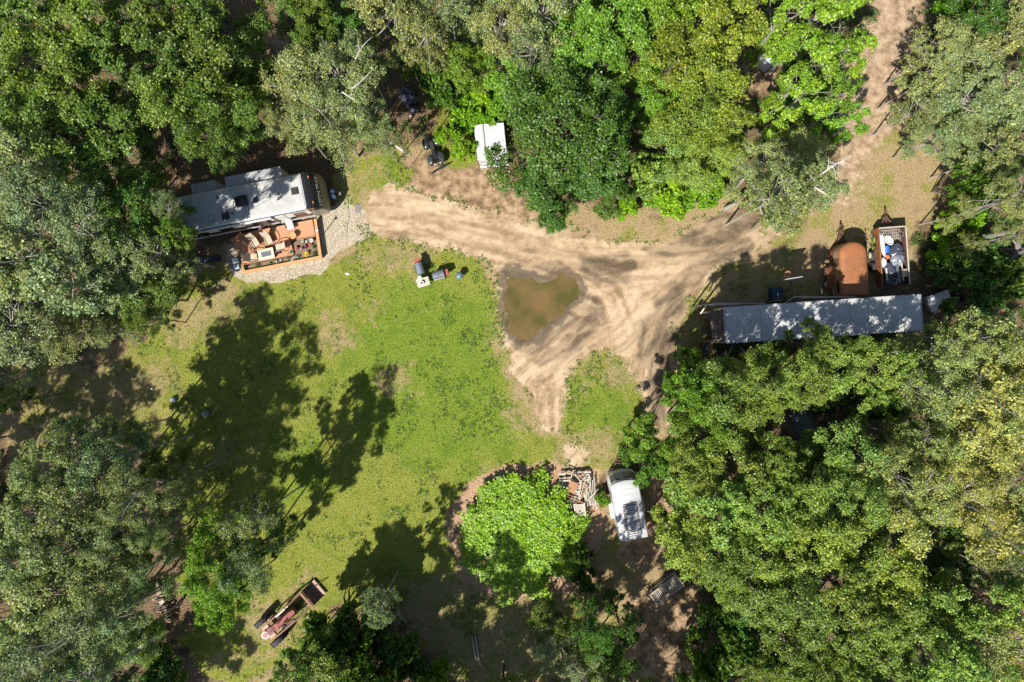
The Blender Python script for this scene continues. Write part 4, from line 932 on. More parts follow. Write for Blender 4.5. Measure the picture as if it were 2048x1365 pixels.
for k in range(9):
    q = MB(); q.bar((-.56+k*.14, -.2, .31), (-.54+k*.14, .2, .31), .05, .02); q.build('slat', GREYC, t)
t = thing('paving_slab', 'grey rectangular paving slab in the grass right of the travel trailer', 'slab', P(714.5, 417, .04, 0), -4)
q = MB(); q.box((0, 0, .03), (.34, .64, .07)); q.build('slab', mat('purple_grey_slab', (.21,.18,.18), .9, col2=(.17,.15,.155), scale=9), t, bevel=.01)
q = MB(); q.box((.21, 0, .02), (.06, .62, .06)); q.box((0, -.34, .02), (.3, .05, .05)); q.build('edging', CONC, t)
q = MB(); pts = [P(x, y, 0, ground_z(P(x, y).x, P(x, y).y)+.02) for x, y in ((691,383),(696,400),(698,418),(699,430),(697,445),(694,455),(689,455),(687,450),(691,446),(695,449),(695,460),(693,470))]
q.tube(pts, .014, 6); o = q.build('garden_hose', mat('green_hose', (.06,.20,.13), .5), smooth=True); tag(o, 'thin green garden hose snaking over the gravel right of the travel trailer', 'hose')
# ------------------------------------------------------------------ white box trailer with porch and lean-to frame
bt = thing('box_trailer', 'very long white semi box trailer with a plain pale roof', 'box trailer', P(1648, 638, 4.0, 0), 3.8)
L2 = 6.7; W2 = 1.22
q = MB(); q.loft([[(x, y, z) for x, y in rrect(-L2, -W2, L2, W2, .12)] for z in (1.2, 3.95)]); q.build('body', WHITE, bt)
q = MB(); q.loft([[(x, y, z) for x, y in rrect(-L2+.02, -W2+.02, L2-.02, W2-.02, .12)] for z in (3.955, 3.985)]); q.build('roof', mat('trailer_roof', (.50,.505,.50), .5, col2=(.31,.315,.30), scale=1.6, spread=1, detail=9, bump=.1), bt)
q = MB()
for y in (-W2, W2): q.bar((-L2, y, 3.95), (L2, y, 3.95), .06, .09)
for x in (-L2, L2): q.bar((x, -W2, 3.95), (x, W2, 3.95), .06, .09)
q.build('top_rail', GREYW, bt)
q = MB()
for i in range(10): q.bar((-L2+1.2+i*1.22, -W2+.05, 3.988), (-L2+1.2+i*1.22, W2-.05, 3.988), .035, .01)
q.build('roof_seam', GREYW, bt)
q = MB()
for i in range(22):
    x = -L2+.3+i*.605
    for y in (-W2-.012, W2+.012): q.bar((x, y, 1.25), (x, y, 3.88), .05, .02)
q.build('side_rib', GREYW, bt)
q = MB(); q.bar((-L2, -.45, 1.1), (L2, -.45, 1.1), .12, .2); q.bar((-L2, .45, 1.1), (L2, .45, 1.1), .12, .2); q.build('chassis', DSTEEL, bt)
for x in (-4.6, -3.4):
    for s_ in (-1, 1): wheel(bt, (x, s_*.95, .5), .5, .28, rim=WHITE)
for s_ in (-1, 1):
    q = MB(); q.bar((4.2, s_*.6, 0), (4.2, s_*.6, 1.1), .12); q.build('landing_leg', DSTEEL, bt)
# porch of dark boards at its left end
po = thing('porch', 'dark weathered plank canopy at the left end of the white box trailer', 'porch canopy', bt.location.copy(), 3.8)
for i in range(7):
    q = MB(); x = -7.55+i*.13; q.bar((x, -1.15+rd.uniform(-.06, .06), 3.6), (x, 1.1+rd.uniform(-.06, .06), 3.6), .118, .04); q.build('plank', WDARK, po)
for x in (-7.6, -6.85):
    for y in (-1.05, 1.0):
        q = MB(); q.bar((x, y, 0), (x, y, 3.56), .1); q.build('post', WDARK, po)
q = MB(); q.bar((-7.6, -1.05, 3.52), (-6.85, -1.05, 3.52), .05, .1); q.bar((-7.6, 1.0, 3.52), (-6.85, 1.0, 3.52), .05, .1); q.build('beam', WDARK, po)
lf = thing('lean_to_frame', 'grey timber lean-to frame of rafters and rails along the upper side of the box trailer', 'timber frame', bt.location.copy(), 3.8)
for (x0, y0_, x1, y1_, z, w_) in ((-7.95, 1.52, -5.5, 1.42, 3.35, .10), (-7.3, 1.60, -3.6, 1.34, 3.2, .06), (-2.2, 1.36, -1.6, 1.66, 3.3, .05), (-1.6, 1.66, 2.6, 1.36, 3.3, .06), (-1.2, 1.55, 2.0, 1.38, 3.42, .04)):
    q = MB(); q.bar((x0, y0_, z), (x1, y1_, z), w_, .06); q.build('rail', WGREY, lf)
q = MB(); q.bar((-7.75, 1.5, 3.4), (-8.0, .95, 2.6), .09, .05); q.build('brace', WPALE, lf)
for x in (-7.0, -6.8, -5.75, -2.7, -1.55, -1.05, -.1, .35, 1.15):
    q = MB(); q.bar((x, 1.3, 3.25), (x+.04, 2.15 if x > -2 else 2.0, 3.05), .05, .07); q.build('rafter', WDARK, lf)
for x in (-7.9, -5.2, -2.4, .4, 2.5):
    q = MB(); q.bar((x, 1.5, 0), (x, 1.5, 3.2), .09); q.build('post', WDARK, lf)
t = thing('water_barrel', 'black round barrel left of the lower end of the porch', 'barrel', P(1412, 694, .9, 0), 0)
q = MB(); q.tube([(0, 0, 0), (0, 0, .12), (0, 0, .45), (0, 0, .8), (0, 0, .88)], [.27, .30, .32, .30, .27], 20); q.build('drum', mat('black_plastic', (.02,.022,.026), .35), t, smooth=True)
q = MB(); q.torus((0, 0, .87), .27, .025); q.build('top_ring', DSTEEL, t, smooth=True)
t = thing('tyre', 'worn dark tyre lying on the ground below the porch', 'tyre', P(1440, 703, .2, .12), 0)
wheel(t, (0, 0, 0), .36, .22, rim=DSTEEL).rotation_euler = (0, 0, 0)
for i, (px, py, a, lab) in enumerate(((1487, 702, -50, 'short grey board leaning below the left end of the box trailer'), (1462, 700, 70, 'narrow grey board leaning by the tyre below the box trailer'))):
    q = MB(); q.box((0, 0, 0), (.9, .14, .04), rx=12); o = q.build('board', WGREY); o.location = P(px, py, .2, .15); o.rotation_euler = (0, 0, R(a)); tag(o, lab, 'board')
t = thing('storage_bin', 'dark blue lidded bin in the shade above the box trailer', 'bin', P(1557, 589, 1.0, 0), 4)
q = MB(); q.box((0, 0, .45), (.72, 1.0, .9), top=1.04); q.build('bin_body', DBLUE, t, bevel=.03)
q = MB(); q.box((0, 0, .94), (.80, 1.08, .08), top=.95); q.build('lid', DBLUE, t, bevel=.02)
# basketball hoop
bh_ = thing('basketball_hoop', 'portable basketball hoop with an orange-red ring above the box trailer', 'basketball hoop', P(1584, 557.5, 3.3, 0), 9)
q = MB(); q.box((0, 0, 3.35), (1.12, .05, .76)); q.build('backboard', mat('clear_board', (.45,.45,.47), .3), bh_)
q = MB(); q.bar((-.3, .03, 3.1), (.3, .03, 3.1), .02, .04); q.bar((-.3, .03, 3.5), (.3, .03, 3.5), .02, .04); q.bar((-.3, .035, 3.1), (-.3, .035, 3.5), .03); q.bar((.3, .035, 3.1), (.3, .035, 3.5), .03); q.build('target_square', RED, bh_)
q = MB(); q.torus((-.15, .33, 3.05), .24, .022, 24, 6); q.bar((-.15, 0, 3.05), (-.15, .1, 3.05), .1, .05); rg_ = q.build('ring', mat('hoop_red', (.72,.13,.05), .4), bh_, smooth=True)
q = MB()
for k in range(12):
    a = 2*math.pi*k/12; a2 = a+.5; q.cyl((-.15+.23*math.cos(a), .33+.23*math.sin(a), 3.04), (-.15+.12*math.cos(a2), .33+.12*math.sin(a2), 2.65), .008, n=4)
    a3 = a-.5; q.cyl((-.15+.23*math.cos(a), .33+.23*math.sin(a), 3.04), (-.15+.12*math.cos(a3), .33+.12*math.sin(a3), 2.65), .008, n=4)
q.build('net', WHITE, rg_)
q = MB(); q.tube([(-.1, -.75, .1), (-.1, -.75, 2.7), (-.1, -.4, 3.2), (-.1, -.03, 3.3)], .045, 10); q.build('pole', DSTEEL, bh_, smooth=True)
q = MB(); q.box((-.1, -.95, .1), (.75, 1.05, .2), top=.85); q.build('base', DBLUE, bh_, bevel=.04)

# ------------------------------------------------------------------ rusty horse trailer
rt = thing('rusty_trailer', 'rusty rounded horse trailer with an orange-brown domed roof', 'horse trailer', P(1710, 537.6, 2.2, 0), 93.7)
def plan(s=1.0, nose=1.0, L=1.88, w=1.0):
    pts = [(-L, -w*s), (L-.75, -w*s)]
    for i in range(1, 12):
        a = R(-90+180*i/12); pts.append((L-.75+.82*nose*math.cos(a)*s, w*s*math.sin(a)))
    pts += [(L-.75, w*s), (-L, w*s)]; return pts
q = MB(); q.loft([[(x, y, z) for x, y in plan(1.0)] for z in (.55, 1.25)]); q.build('lower_body', RUST, rt)
q = MB(); q.loft([[(x, y, z) for x, y in plan(1.0)] for z in (1.25, 1.85)]); q.build('upper_body', mat('faded_olive_side', (.30,.27,.19), .6, .1, col2=(.26,.13,.07), scale=1.8, spread=.8), rt)
q = MB(); q.loft([[(x, y, z) for x, y in plan(s)] for s, z in ((1.0, 1.85), (.985, 2.0), (.93, 2.11), (.82, 2.18), (.6, 2.22), (.25, 2.235))]); rf_ = q.build('roof', RUSTO, rt, smooth=True)
q = MB(); q.bar((.45, -.62, 2.218), (.45, .55, 2.218), .012, .02); q.bar((-.05, -.55, 2.225), (-.05, .5, 2.225), .012, .02); q.build('roof_seam', WGREY, rf_)
for s_ in (-1, 1):
    q = MB(); n = 14; w0, w1 = 1.0, 1.42
    top_ = [( -1.35+1.75*i/n, .52+.42*math.sin(math.pi*i/n)**.6) for i in range(n+1)]
    vs = [(x, s_*w0, z) for x, z in top_]+[(x, s_*w1, z) for x, z in top_]+[(x, s_*w1, z-.10) for x, z in top_]
    fs = [(i, i+1, n+2+i, n+1+i) for i in range(n)]+[(n+1+i, n+2+i, 2*n+3+i, 2*n+2+i) for i in range(n)]
    q.add(vs, fs); q.build('fender', RUST, rt)
    for x in (-.9, -.05): wheel(rt, (x, s_*1.22, .34), .34, .2, rim=WHITE)
q = MB(); q.box((.55, 1.012, 1.3), (.55, .02, 1.35)); dd = q.build('side_door', RUSTD, rt)
q = MB(); q.box((.35, 1.03, 1.35), (.06, .04, .12)); q.build('handle', STEEL, dd)
q = MB(); q.box((-1.2, 1.012, 1.62), (.9, .02, .3)); q.build('side_window', DGLASS, rt)
q = MB(); q.box((.05, 1.03, 1.4), (.12, .05, .2)); q.build('hatch', BLACK, rt)
q = MB(); q.bar((1.5, -.5, .5), (2.95, -.02, .5), .1, .12); q.bar((1.5, .5, .5), (2.95, .02, .5), .1, .12); q.box((2.1, 0, .58), (.9, .52, .03), top=(1, .7)); q.bar((2.8, 0, .52), (3.35, 0, .5), .1, .1)
q.cyl((2.95, .1, .05), (2.95, .1, .95), .035, n=8); q.ball((3.38, 0, .53), .08); q.bar((2.8, -.14, .7), (3.1, .2, .74), .06); q.build('hitch', RUSTD, rt)

# ------------------------------------------------------------------ junk trailer
jt = thing('utility_trailer', 'rusty open utility trailer heaped with scrap and bags', 'utility trailer', P(1788, 513, 1.25, 0), 94.2)
Lh, Wh = 2.12, .98
q = MB(); q.box((0, 0, .6), (2*Lh, 2*Wh, .08)); q.build('floor', WDARK, jt)
for s_, m_ in ((1, RUST), (-1, RUSTD)):
    q = MB(); q.box((0, s_*Wh, .93), (2*Lh, .05, .66)); sd = q.build('side_panel', m_, jt)
    q = MB(); q.bar((-Lh, s_*Wh, 1.27), (Lh, s_*Wh, 1.27), .08, .05)
    for k in range(7): q.bar((-Lh+.05+k*.68, s_*(Wh+.035), .6), (-Lh+.05+k*.68, s_*(Wh+.035), 1.27), .05, .05)
    q.build('side_rib', WGREY if s_ < 0 else RUST, sd)
for x in (-Lh, Lh):
    q = MB(); q.box((x, 0, .9), (.05, 2*Wh, .6)); q.bar((x, -Wh, 1.22), (x, Wh, 1.22), .06, .05); q.build('end_panel', WGREY if x > 0 else RUSTD, jt)
q = MB(); q.bar((2.1, -.62, .55), (3.0, -.03, .55), .09, .11); q.bar((2.1, .62, .55), (3.0, .03, .55), .09, .11); q.bar((2.2, 0, .55), (3.45, 0, .55), .09, .1); q.cyl((3.0, .06, .05), (3.0, .06, .85), .04, n=8); q.ball((3.48, 0, .57), .075); q.build('hitch', RUSTD, jt)
for x, rm_ in ((-.62, DSTEEL), (.22, mat('cream_rim', (.72,.66,.38), .5))):
    for s_ in (-1, 1): wheel(jt, (x, s_*1.18, .38), .38, .22, rim=rm_)
q = MB(); q.bar((-.2, -1.1, .5), (-.2, 1.1, .5), .08); q.build('axle', DSTEEL, jt)
def junk(name, label, cat, x, y, z, rz=0):
    p = jt.matrix_basis @ Vector((x, y, z)) if False else Matrix.Translation(jt.location) @ Matrix.Rotation(jt.rotation_euler.z, 4, 'Z') @ Vector((x, y, z))
    return thing(name, label, cat, p, 94.2+rz)
def crumple(q, c, r, n=12, m=7, seed=1, amt=.3):
    r2 = random.Random(seed); rings = []
    for i in range(m+1):
        t_ = math.pi*i/m; st = max(math.sin(t_), .02)
        rings.append([(c[0]+r[0]*st*math.cos(2*math.pi*j/n)*(1+r2.uniform(-amt, amt)), c[1]+r[1]*st*math.sin(2*math.pi*j/n)*(1+r2.uniform(-amt, amt)), c[2]-r[2]*math.cos(t_)*(1+r2.uniform(-amt, amt)*.6)) for j in range(n)])
    q.loft(rings)
t = junk('plastic_drum', 'bright blue drum lying in the scrap-filled trailer', 'drum', .55, .38, .64); q = MB(); q.cyl((-.25, 0, .3), (.28, 0, .36), .24, n=16); q.build('drum_body', BLUE, t, smooth=True, bevel=.02)
t = junk('wash_tub', 'white oval tub amid the scrap at the top of the trailer', 'tub', 1.2, .2, .64, 35); q = MB(); q.loft([[(a*math.cos(u)*.42*s, math.sin(u)*.25*s, z) for u in [2*math.pi*i/18 for i in range(18)] for a in (1,)] for s, z in ((.8, .2), (1, .5), (.9, .54), (.7, .40))]); q.build('tub_body', WHITE, t, smooth=True)
t = junk('white_sheet', 'long pale plastic sheet along the left side of the scrap trailer', 'sheet', .9, .68, .64, 4); q = MB(); crumple(q, (0, 0, .45), (.85, .16, .12), 14, 6, 3, .25); q.build('sheet_body', WTARP, t)
t = junk('white_bag', 'crumpled white bag below the orange bucket in the scrap trailer', 'bag', -.35, .68, .64); q = MB(); crumple(q, (0, 0, .42), (.33, .18, .2), 12, 6, 4, .3); q.build('bag_body', WTARP, t)
t = junk('bucket', 'orange bucket lying in the scrap trailer', 'bucket', .05, .45, .64, 60); q = MB(); q.cyl((-.15, 0, .45), (.15, 0, .5), .15, .12, 14); q.build('pail', ORANGE, t, smooth=True); q = MB(); q.tube([(-.15, -.15, .45), (-.28, 0, .5), (-.15, .15, .45)], .01, 5); q.build('handle', STEEL, t)
for i, (x, y, rx_, ry_, rz_, h_, lab) in enumerate(((.35, -.35, .55, .5, .3, .42, 'large black rubbish bag in the middle of the scrap trailer'), (-1.0, .25, .6, .4, .3, .42, 'grey and black rubbish bag in the lower half of the scrap trailer'), (-.25, -.3, .45, .5, .24, .5, 'silvery grey plastic bag across the scrap trailer'), (-1.65, .35, .35, .45, .25, .35, 'small black rubbish bag at the lower left of the scrap trailer'))):
    t = junk('rubbish_bag', lab, 'bag', x, y, .64, i*20); q = MB(); crumple(q, (0, 0, h_), (rx_, ry_, rz_), 16, 8, 20+i, .22); q.build('bag_body', TARP if i != 2 else mat('silver_plastic', (.26,.28,.33), .35, col2=(.12,.13,.16), scale=5), t)
for i, (x0, y0_, x1, y1_, w_, m_, lab) in enumerate(((-1.9, -.25, -.6, -.15, .20, GREYC, 'wide grey metal channel along the lower half of the scrap trailer'), (-1.8, -.55, -.5, -.5, .07, WPALE, 'narrow pale board right of the grey channel in the scrap trailer'), (-1.7, .62, -.8, .64, .10, WPALE, 'short pale board at the left of the scrap trailer'), (-.45, -.8, -.35, .1, .06, STEEL, 'thin steel pipe laid across the scrap trailer'))):
    t = junk('scrap_beam' if i != 3 else 'scrap_pipe', lab, 'scrap', (x0+x1)/2, (y0_+y1_)/2, .64); q = MB(); q.bar((x0-(x0+x1)/2, y0_-(y0_+y1_)/2, .62), (x1-(x0+x1)/2, y1_-(y0_+y1_)/2, .62), w_, .06); q.build('beam_body', m_, t)
t = junk('crate', 'small tan crate in the lower right corner of the scrap trailer', 'crate', -1.25, -.75, .64, 3); q = MB(); q.box((0, 0, .38), (.55, .26, .5)); q.build('crate_body', WPALE, t); q = MB(); q.bar((-.27, 0, .65), (.27, 0, .65), .05, .03); q.build('slat', WBROWN, t)
for i, (x, y, lab) in enumerate(((1.55, -.65, 'coil of wire in the upper right corner of the scrap trailer'), (-1.8, .05, 'tangled wire at the lower end of the scrap trailer'))):
    t = junk('wire_coil', lab, 'wire', x, y, .64); q = MB(); q.torus((0, 0, .5), .22, .025, 20, 5); q.torus((.03, .02, .55), .19, .02, 20, 5); q.build('coil', STEEL, t, smooth=True)
t = junk('wire_mesh', 'stack of grey wire grates at the top end of the scrap trailer', 'grate', 1.6, .1, .64); q = MB()
for k in range(9): q.bar((-.35, -.6+k*.15, .5), (.35, -.6+k*.15, .52), .02)
for k in range(4): q.bar((-.33+k*.22, -.62, .51), (-.33+k*.22, .62, .51), .02)
q.build('grate', WGREY, t)

def bicycle(px, py, rz, m_, label, lean=14):
    t = thing('bicycle', label, 'bicycle', P(px, py, .4, 0), rz); t.rotation_euler.x = R(lean)
    for x in (-.52, .52):
        o = bpy.data.objects.new('wheel', None); COL.objects.link(o); o.parent = t; o.location = (x, 0, .33)
        q = MB(); q.torus((0, 0, 0), .31, .026, 26, 6, axis='y'); q.build('tyre', RUBBER, o, smooth=True)
        q = MB(); q.torus((0, 0, 0), .28, .012, 26, 5, axis='y')
        for k in range(10): a = 2*math.pi*k/10; q.cyl((0, 0, 0), (.28*math.cos(a), 0, .28*math.sin(a)), .004, n=3)
        q.build('rim', STEEL, o)
    q = MB()
    for a_, b_ in (((-.52, .33), (-.1, .3)), ((-.1, .3), (-.22, .78)), ((-.22, .74), (-.52, .33)), ((-.1, .3), (.36, .68)), ((-.2, .7), (.36, .74)), ((.36, .80), (.52, .33))): q.cyl((a_[0], 0, a_[1]), (b_[0], 0, b_[1]), .022, n=8)
    q.build('frame', m_, t, smooth=True)
    q = MB(); q.tube([(.28, -.27, .95), (.36, -.1, .97), (.36, .1, .97), (.28, .27, .95)], .016, 8); q.cyl((.36, 0, .78), (.36, 0, .97), .016); q.build('handlebar', BLACK, t, smooth=True)
    q = MB(); q.box((-.23, 0, .86), (.26, .14, .05), top=.6); q.build('saddle', BLACK, t, bevel=.01)
    q = MB(); q.torus((-.1, .03, .3), .09, .012, 14, 5, axis='y'); q.box((-.1, .1, .2), (.09, .08, .02)); q.box((-.1, -.1, .4), (.09, .08, .02)); q.build('pedal', DSTEEL, t)
    return t
bicycle(1738.5, 482, 94, mat('maroon_paint', (.16,.06,.06), .4), 'dark maroon bicycle leaning beside the scrap-filled trailer', -30)
bicycle(1747, 487, 90, mat('lime_paint', (.22,.42,.04), .4), 'lime green bicycle between the maroon one and the scrap trailer', -8)

# ------------------------------------------------------------------ small trailer right of the box trailer
st_ = thing('box_cart', 'small box cart, half white lid and half black cover, right of the box trailer', 'cart', P(1892, 598, 1.0, 0), 19.5)
q = MB(); q.box((0, 0, .62), (2.6, 1.15, .5)); q.build('body', GREYC, st_)
q = MB(); q.box((-.45, 0, .94), (1.68, 1.22, .14), top=.97); q.build('white_lid', WHITE, st_, bevel=.02)
q = MB(); q.box((.86, 0, .92), (.94, 1.2, .10)); q.build('black_cover', BLACK, st_)
q = MB(); q.bar((-1.3, .6, 1.03), (1.34, .6, 1.01), .04); q.bar((-1.3, -.6, .9), (1.34, -.6, .9), .04); q.build('rail', STEEL, st_)
for s_ in (-1, 1): wheel(st_, (0, s_*.66, .3), .3, .16)
q = MB(); q.bar((-1.3, 0, .45), (-2.0, 0, .42), .07); q.build('hitch', DSTEEL, st_)

# ------------------------------------------------------------------ white horse trailer
wt_ = thing('horse_trailer', 'white horse trailer with a dark roof rack, parked by the lumber heap', 'horse trailer', P(1258, 1014, 2.2, 0), 100.6)
def plan2(s=1.0, L=2.35, w=1.02):
    return [(-2.35, -w*s), (L-.34, -w*s), (L-.16, -w*.93*s), (L, -w*.6*s), (L+.06, 0), (L, w*.6*s), (L-.16, w*.93*s), (L-.34, w*s), (-2.35, w*s)]
q = MB(); q.loft([[(x, y, .45) for x, y in plan2(1)], [(x, y, 1.3) for x, y in plan2(1)], [(x, y, 1.95) for x, y in plan2(1, 1.85)]]); q.build('body', WHITE, wt_)
q = MB(); q.loft([[(x-(1-s)*.5 if x > 0 else x, y, z) for x, y in plan2(s, 1.85)] for s, z in ((1.0, 1.955), (.985, 2.05), (.94, 2.12), (.86, 2.15))]); rfw = q.build('roof', mat('trailer_white', (.50,.50,.50), .42, col2=(.38,.385,.39), scale=1.5, spread=.9), wt_, smooth=True)
q = MB()
for i in range(9): q.box((1.25-.42*i, 0, 2.153), (.02, 1.6, .012))
q.build('roof_seam', GREYW, rfw)
pa, pb = plan2(1, 2.36), plan2(1, 1.87); q = MB()
def lw(i, t_): return (pa[i][0]+(pb[i][0]-pa[i][0])*t_+.02, pa[i][1]*.96, 1.3+.65*t_+.02)
for i in range(2, 6): q.add([lw(i, .12), lw(i+1, .12), lw(i+1, .88), lw(i, .88)], [(0, 1, 2, 3)])
q.build('front_window', mat('olive_glass', (.10,.11,.095), .25), wt_)
q = MB(); q.bar((1.9, -.6, 1.99), (1.9, .6, 1.99), .05); q.build('nose_trim', GREYC, wt_)
rk = MB()
for i in range(7): rk.bar((-.25-.3*i, -.52, 2.3), (-.25-.3*i, .48, 2.3), .035)
rk.bar((.12, -.6, 2.3), (.12, .46, 2.3), .05)
rk.bar((-2.1, -.5, 2.28), (-.1, -.5, 2.28), .03); rk.bar((-2.1, .46, 2.28), (-.1, .46, 2.28), .03)
for x in (-2.05, -1.0, 0):
    for y in (-.5, .46): rk.bar((x, y, 2.16), (x, y, 2.3), .03)
rk.build('roof_rack', BLACK, wt_)
for s_ in (-1, 1):
    q = MB(); n = 10; tp = [(-1.05+1.35*i/n, .62+.28*min(1, 3*math.sin(math.pi*i/n))) for i in range(n+1)]
    vs = [(x, s_*1.0, z) for x, z in tp]+[(x, s_*1.28, z) for x, z in tp]+[(x, s_*1.28, z-.1) for x, z in tp]
    q.add(vs, [(i, i+1, n+2+i, n+1+i) for i in range(n)]+[(n+1+i, n+2+i, 2*n+3+i, 2*n+2+i) for i in range(n)]); q.build('fender', WHITE, wt_)
    for x in (-.7, -.05): wheel(wt_, (x, s_*1.12, .33), .33, .18)
for x in (-1.7, -.9, .1, .9):
    q = MB(); q.box((x, 1.025, 1.55), (.55, .02, .35)); q.build('side_window', DGLASS, wt_)
q = MB(); q.box((-2.37, -.5, 1.2), (.04, .98, 1.45)); q.build('rear_door', WHITE, wt_); q = MB(); q.box((-2.37, .5, 1.2), (.04, .98, 1.45)); q.build('rear_door', WHITE, wt_)
q = MB(); q.bar((2.2, -.55, .5), (3.2, 0, .5), .08, .1); q.bar((2.2, .55, .5), (3.2, 0, .5), .08, .1); q.cyl((3.05, 0, .05), (3.05, 0, .9), .035, n=8); q.ball((3.25, 0, .53), .07); q.bar((2.75, -.25, .6), (2.95, .3, .62), .06); q.build('hitch', RUSTD, wt_)
q = MB(); q.tube([(2.1, .9, .8), (2.45, 1.0, .9), (2.6, .6, .9), (2.4, .2, .8)], .02, 6); q.build('grab_rail', STEEL, wt_)

# ------------------------------------------------------------------ quad bike with plough blade
ab = thing('quad_bike', 'black quad bike with a plough blade on the track verge', 'quad bike', P(866, 299, .9, 0), -72)
BP = mat('glossy_black_fender', (.028,.034,.036), .18, col2=(.05,.06,.06), scale=5)
for x, r_ in ((.62, .32), (-.62, .33)):
    for s_ in (-1, 1): wheel(ab, (x, s_*.46, r_), r_, .27, rim=DSTEEL, knob=10)
for x, s_ in ((.62, 1), (.62, -1), (-.62, 1), (-.62, -1)):
    q = MB(); q.ball((x, s_*.40, .62), (.43, .25, .20), 16, 8, .45, 1); q.build('fender', BP, ab, smooth=True)
q = MB(); q.box((0, 0, .5), (1.2, .34, .34)); q.ball((.1, 0, .72), (.3, .16, .14), 12, 6); q.build('body', BLACK, ab, smooth=True)
q = MB(); q.loft([[(x, y, z) for x, y in rrect(-.62, -.14, -.02, .14, .08)] for z in (.78, .88)]); q.build('seat', mat('seat_vinyl', (.03,.03,.033), .5), ab, bevel=.02)
q = MB(); q.tube([(.18, -.38, 1.02), (.32, -.14, 1.0), (.32, .14, 1.0), (.18, .38, 1.02)], .02, 8); q.cyl((.42, 0, .6), (.3, 0, 1.0), .03); q.build('handlebar', BLACK, ab, smooth=True)
for x0, x1 in ((.5, .98), (-1.02, -.55)):
    q = MB()
    for k in range(5): q.bar((x0+(x1-x0)*k/4, -.33, .86), (x0+(x1-x0)*k/4, .33, .86), .022)
    q.bar((x0, -.33, .86), (x1, -.33, .86), .022); q.bar((x0, .33, .86), (x1, .33, .86), .022); q.build('cargo_rack', DSTEEL, ab)
for s_ in (-1, 1):
    q = MB(); q.ball((1.02, s_*.2, .66), (.05, .08, .06), 10, 6); q.build('headlight', mat('clear_lens', (.7,.7,.68), .15), ab, smooth=True)
q = MB(); a0 = R(100-0); 
ang = 28+72; d_ = Vector((math.cos(R(ang)), math.sin(R(ang)), 0)); c_ = Vector((1.35, .08, .25))
n_ = Vector((d_.y, -d_.x, 0)); prof = [(-.06, .0), (-.1, .1), (-.11, .22), (-.08, .34), (-.02, .44)]
q.loft([[tuple(c_+d_*s_*.76+n_*(a-.0)+Vector((0, 0, z-.25))) for a, z in prof]+[tuple(c_+d_*s_*.76+n_*(a+.025)+Vector((0, 0, z-.25))) for a, z in prof[::-1]] for s_ in (-1, 1)])
q.build('plough_blade', mat('blade_paint', (.03,.06,.055), .35, .4), ab)
q = MB(); q.bar((.7, -.15, .25), (1.25, .0, .22), .05); q.bar((.7, .15, .25), (1.25, .15, .22), .05); q.bar((.95, 0, .5), (1.2, .05, .3), .04); q.build('push_arm', DSTEEL, ab)
t = thing('covered_machine', 'machine under a shiny black tarp at the edge of the woods', 'tarped machine', P(812, 190, 1.0, 0), -38)
q = MB(); rr2 = random.Random(8); rings = []
for i, (s, z) in enumerate(((1.05, .05), (1.0, .4), (.97, .75), (.86, .92), (.6, 1.0), (.15, 1.03))):
    rings.append([(x*s+rr2.uniform(-.03, .03), y*s+rr2.uniform(-.03, .03), z+rr2.uniform(-.06, .06)) for x, y in rrect(-.62, -.5, .62, .5, .14, 5)])
q.loft(rings); q.build('tarp', TARP, t)
q = MB(); q.tube([(-.64, -.5, .3), (0, -.56, .34), (.64, -.5, .3), (.66, .5, .3), (0, .54, .34), (-.64, .5, .3), (-.64, -.5, .3)], .012, 5); q.build('tie_rope', WGREY, t)
t = thing('covered_machine', 'small bundle under black tarp below the larger tarped machine', 'tarped bundle', P(827, 216, .6, 0), -20)
q = MB(); crumple(q, (0, 0, .28), (.36, .34, .3), 14, 7, 12, .18); q.build('tarp', TARP, t)
q = MB(); q.ball((-.1, -.5, .12), (.14, .11, .12)); q.build('pale_bag', mat('lilac_plastic', (.30,.30,.40), .5), t, smooth=True)
t = thing('rusty_box', 'small orange rusty box left of the tarped machine', 'box', P(794, 206, .4, 0), -38)
q = MB(); q.box((0, 0, .18), (.35, .5, .36), top=.95); q.build('box_body', RUSTO, t); q = MB(); q.bar((.18, -.25, .38), (.18, .25, .38), .04); q.build('edge_strip', WPALE, t)

# ------------------------------------------------------------------ white sheet-metal shed
sh = thing('white_shed', 'low white sheet-metal shed half hidden under the great maple', 'shed', P(975, 284, 1.3, 0), 6)
q = MB(); q.loft([[(x, y, z) for x, y in ((-.78, -1.2), (1.25, -1.2), (1.2, 1.25), (-.82, 1.25))] for z in (0, 1.12)]); q.build('walls', mat('shed_white', (.60,.61,.63), .5, col2=(.5,.5,.52), scale=2), sh)
SHW = mat('shed_roof_white', (.56,.57,.58), .4, col2=(.44,.45,.48), scale=1.4, spread=.8)
q = MB(); q.loft([[(-.86, y, 1.13), (-.84, y, 1.17), (-.28, y, 1.36), (-.24, y, 1.30), (-.25, y, 1.24)] for y in (-1.22, 1.3)]); q.build('roof_panel', SHW, sh)
q = MB(); q.loft([[(-.2, y, 1.24), (-.22, y, 1.31), (1.3, y, 1.13), (1.28, y, 1.08)] for y in (-1.22, 1.3)]); q.build('roof_panel', SHW, sh)
q = MB(); q.bar((-.23, -1.22, 1.36), (-.23, 1.3, 1.37), .05, .05); q.build('ridge_strip', WGREY, sh)
q = MB(); q.torus((-.55, .55, 1.30), .12, .012); q.build('vent_ring', GREYW, sh)
q = MB(); q.bar((-.72, -1.62, .62), (1.4, -1.62, .62), .14, .06); bn = q.build('front_beam', WHITE, sh)
q = MB(); q.box((.3, -1.4, .3), (2.0, .3, .5)); q.build('front_shelf', GREYW, sh)
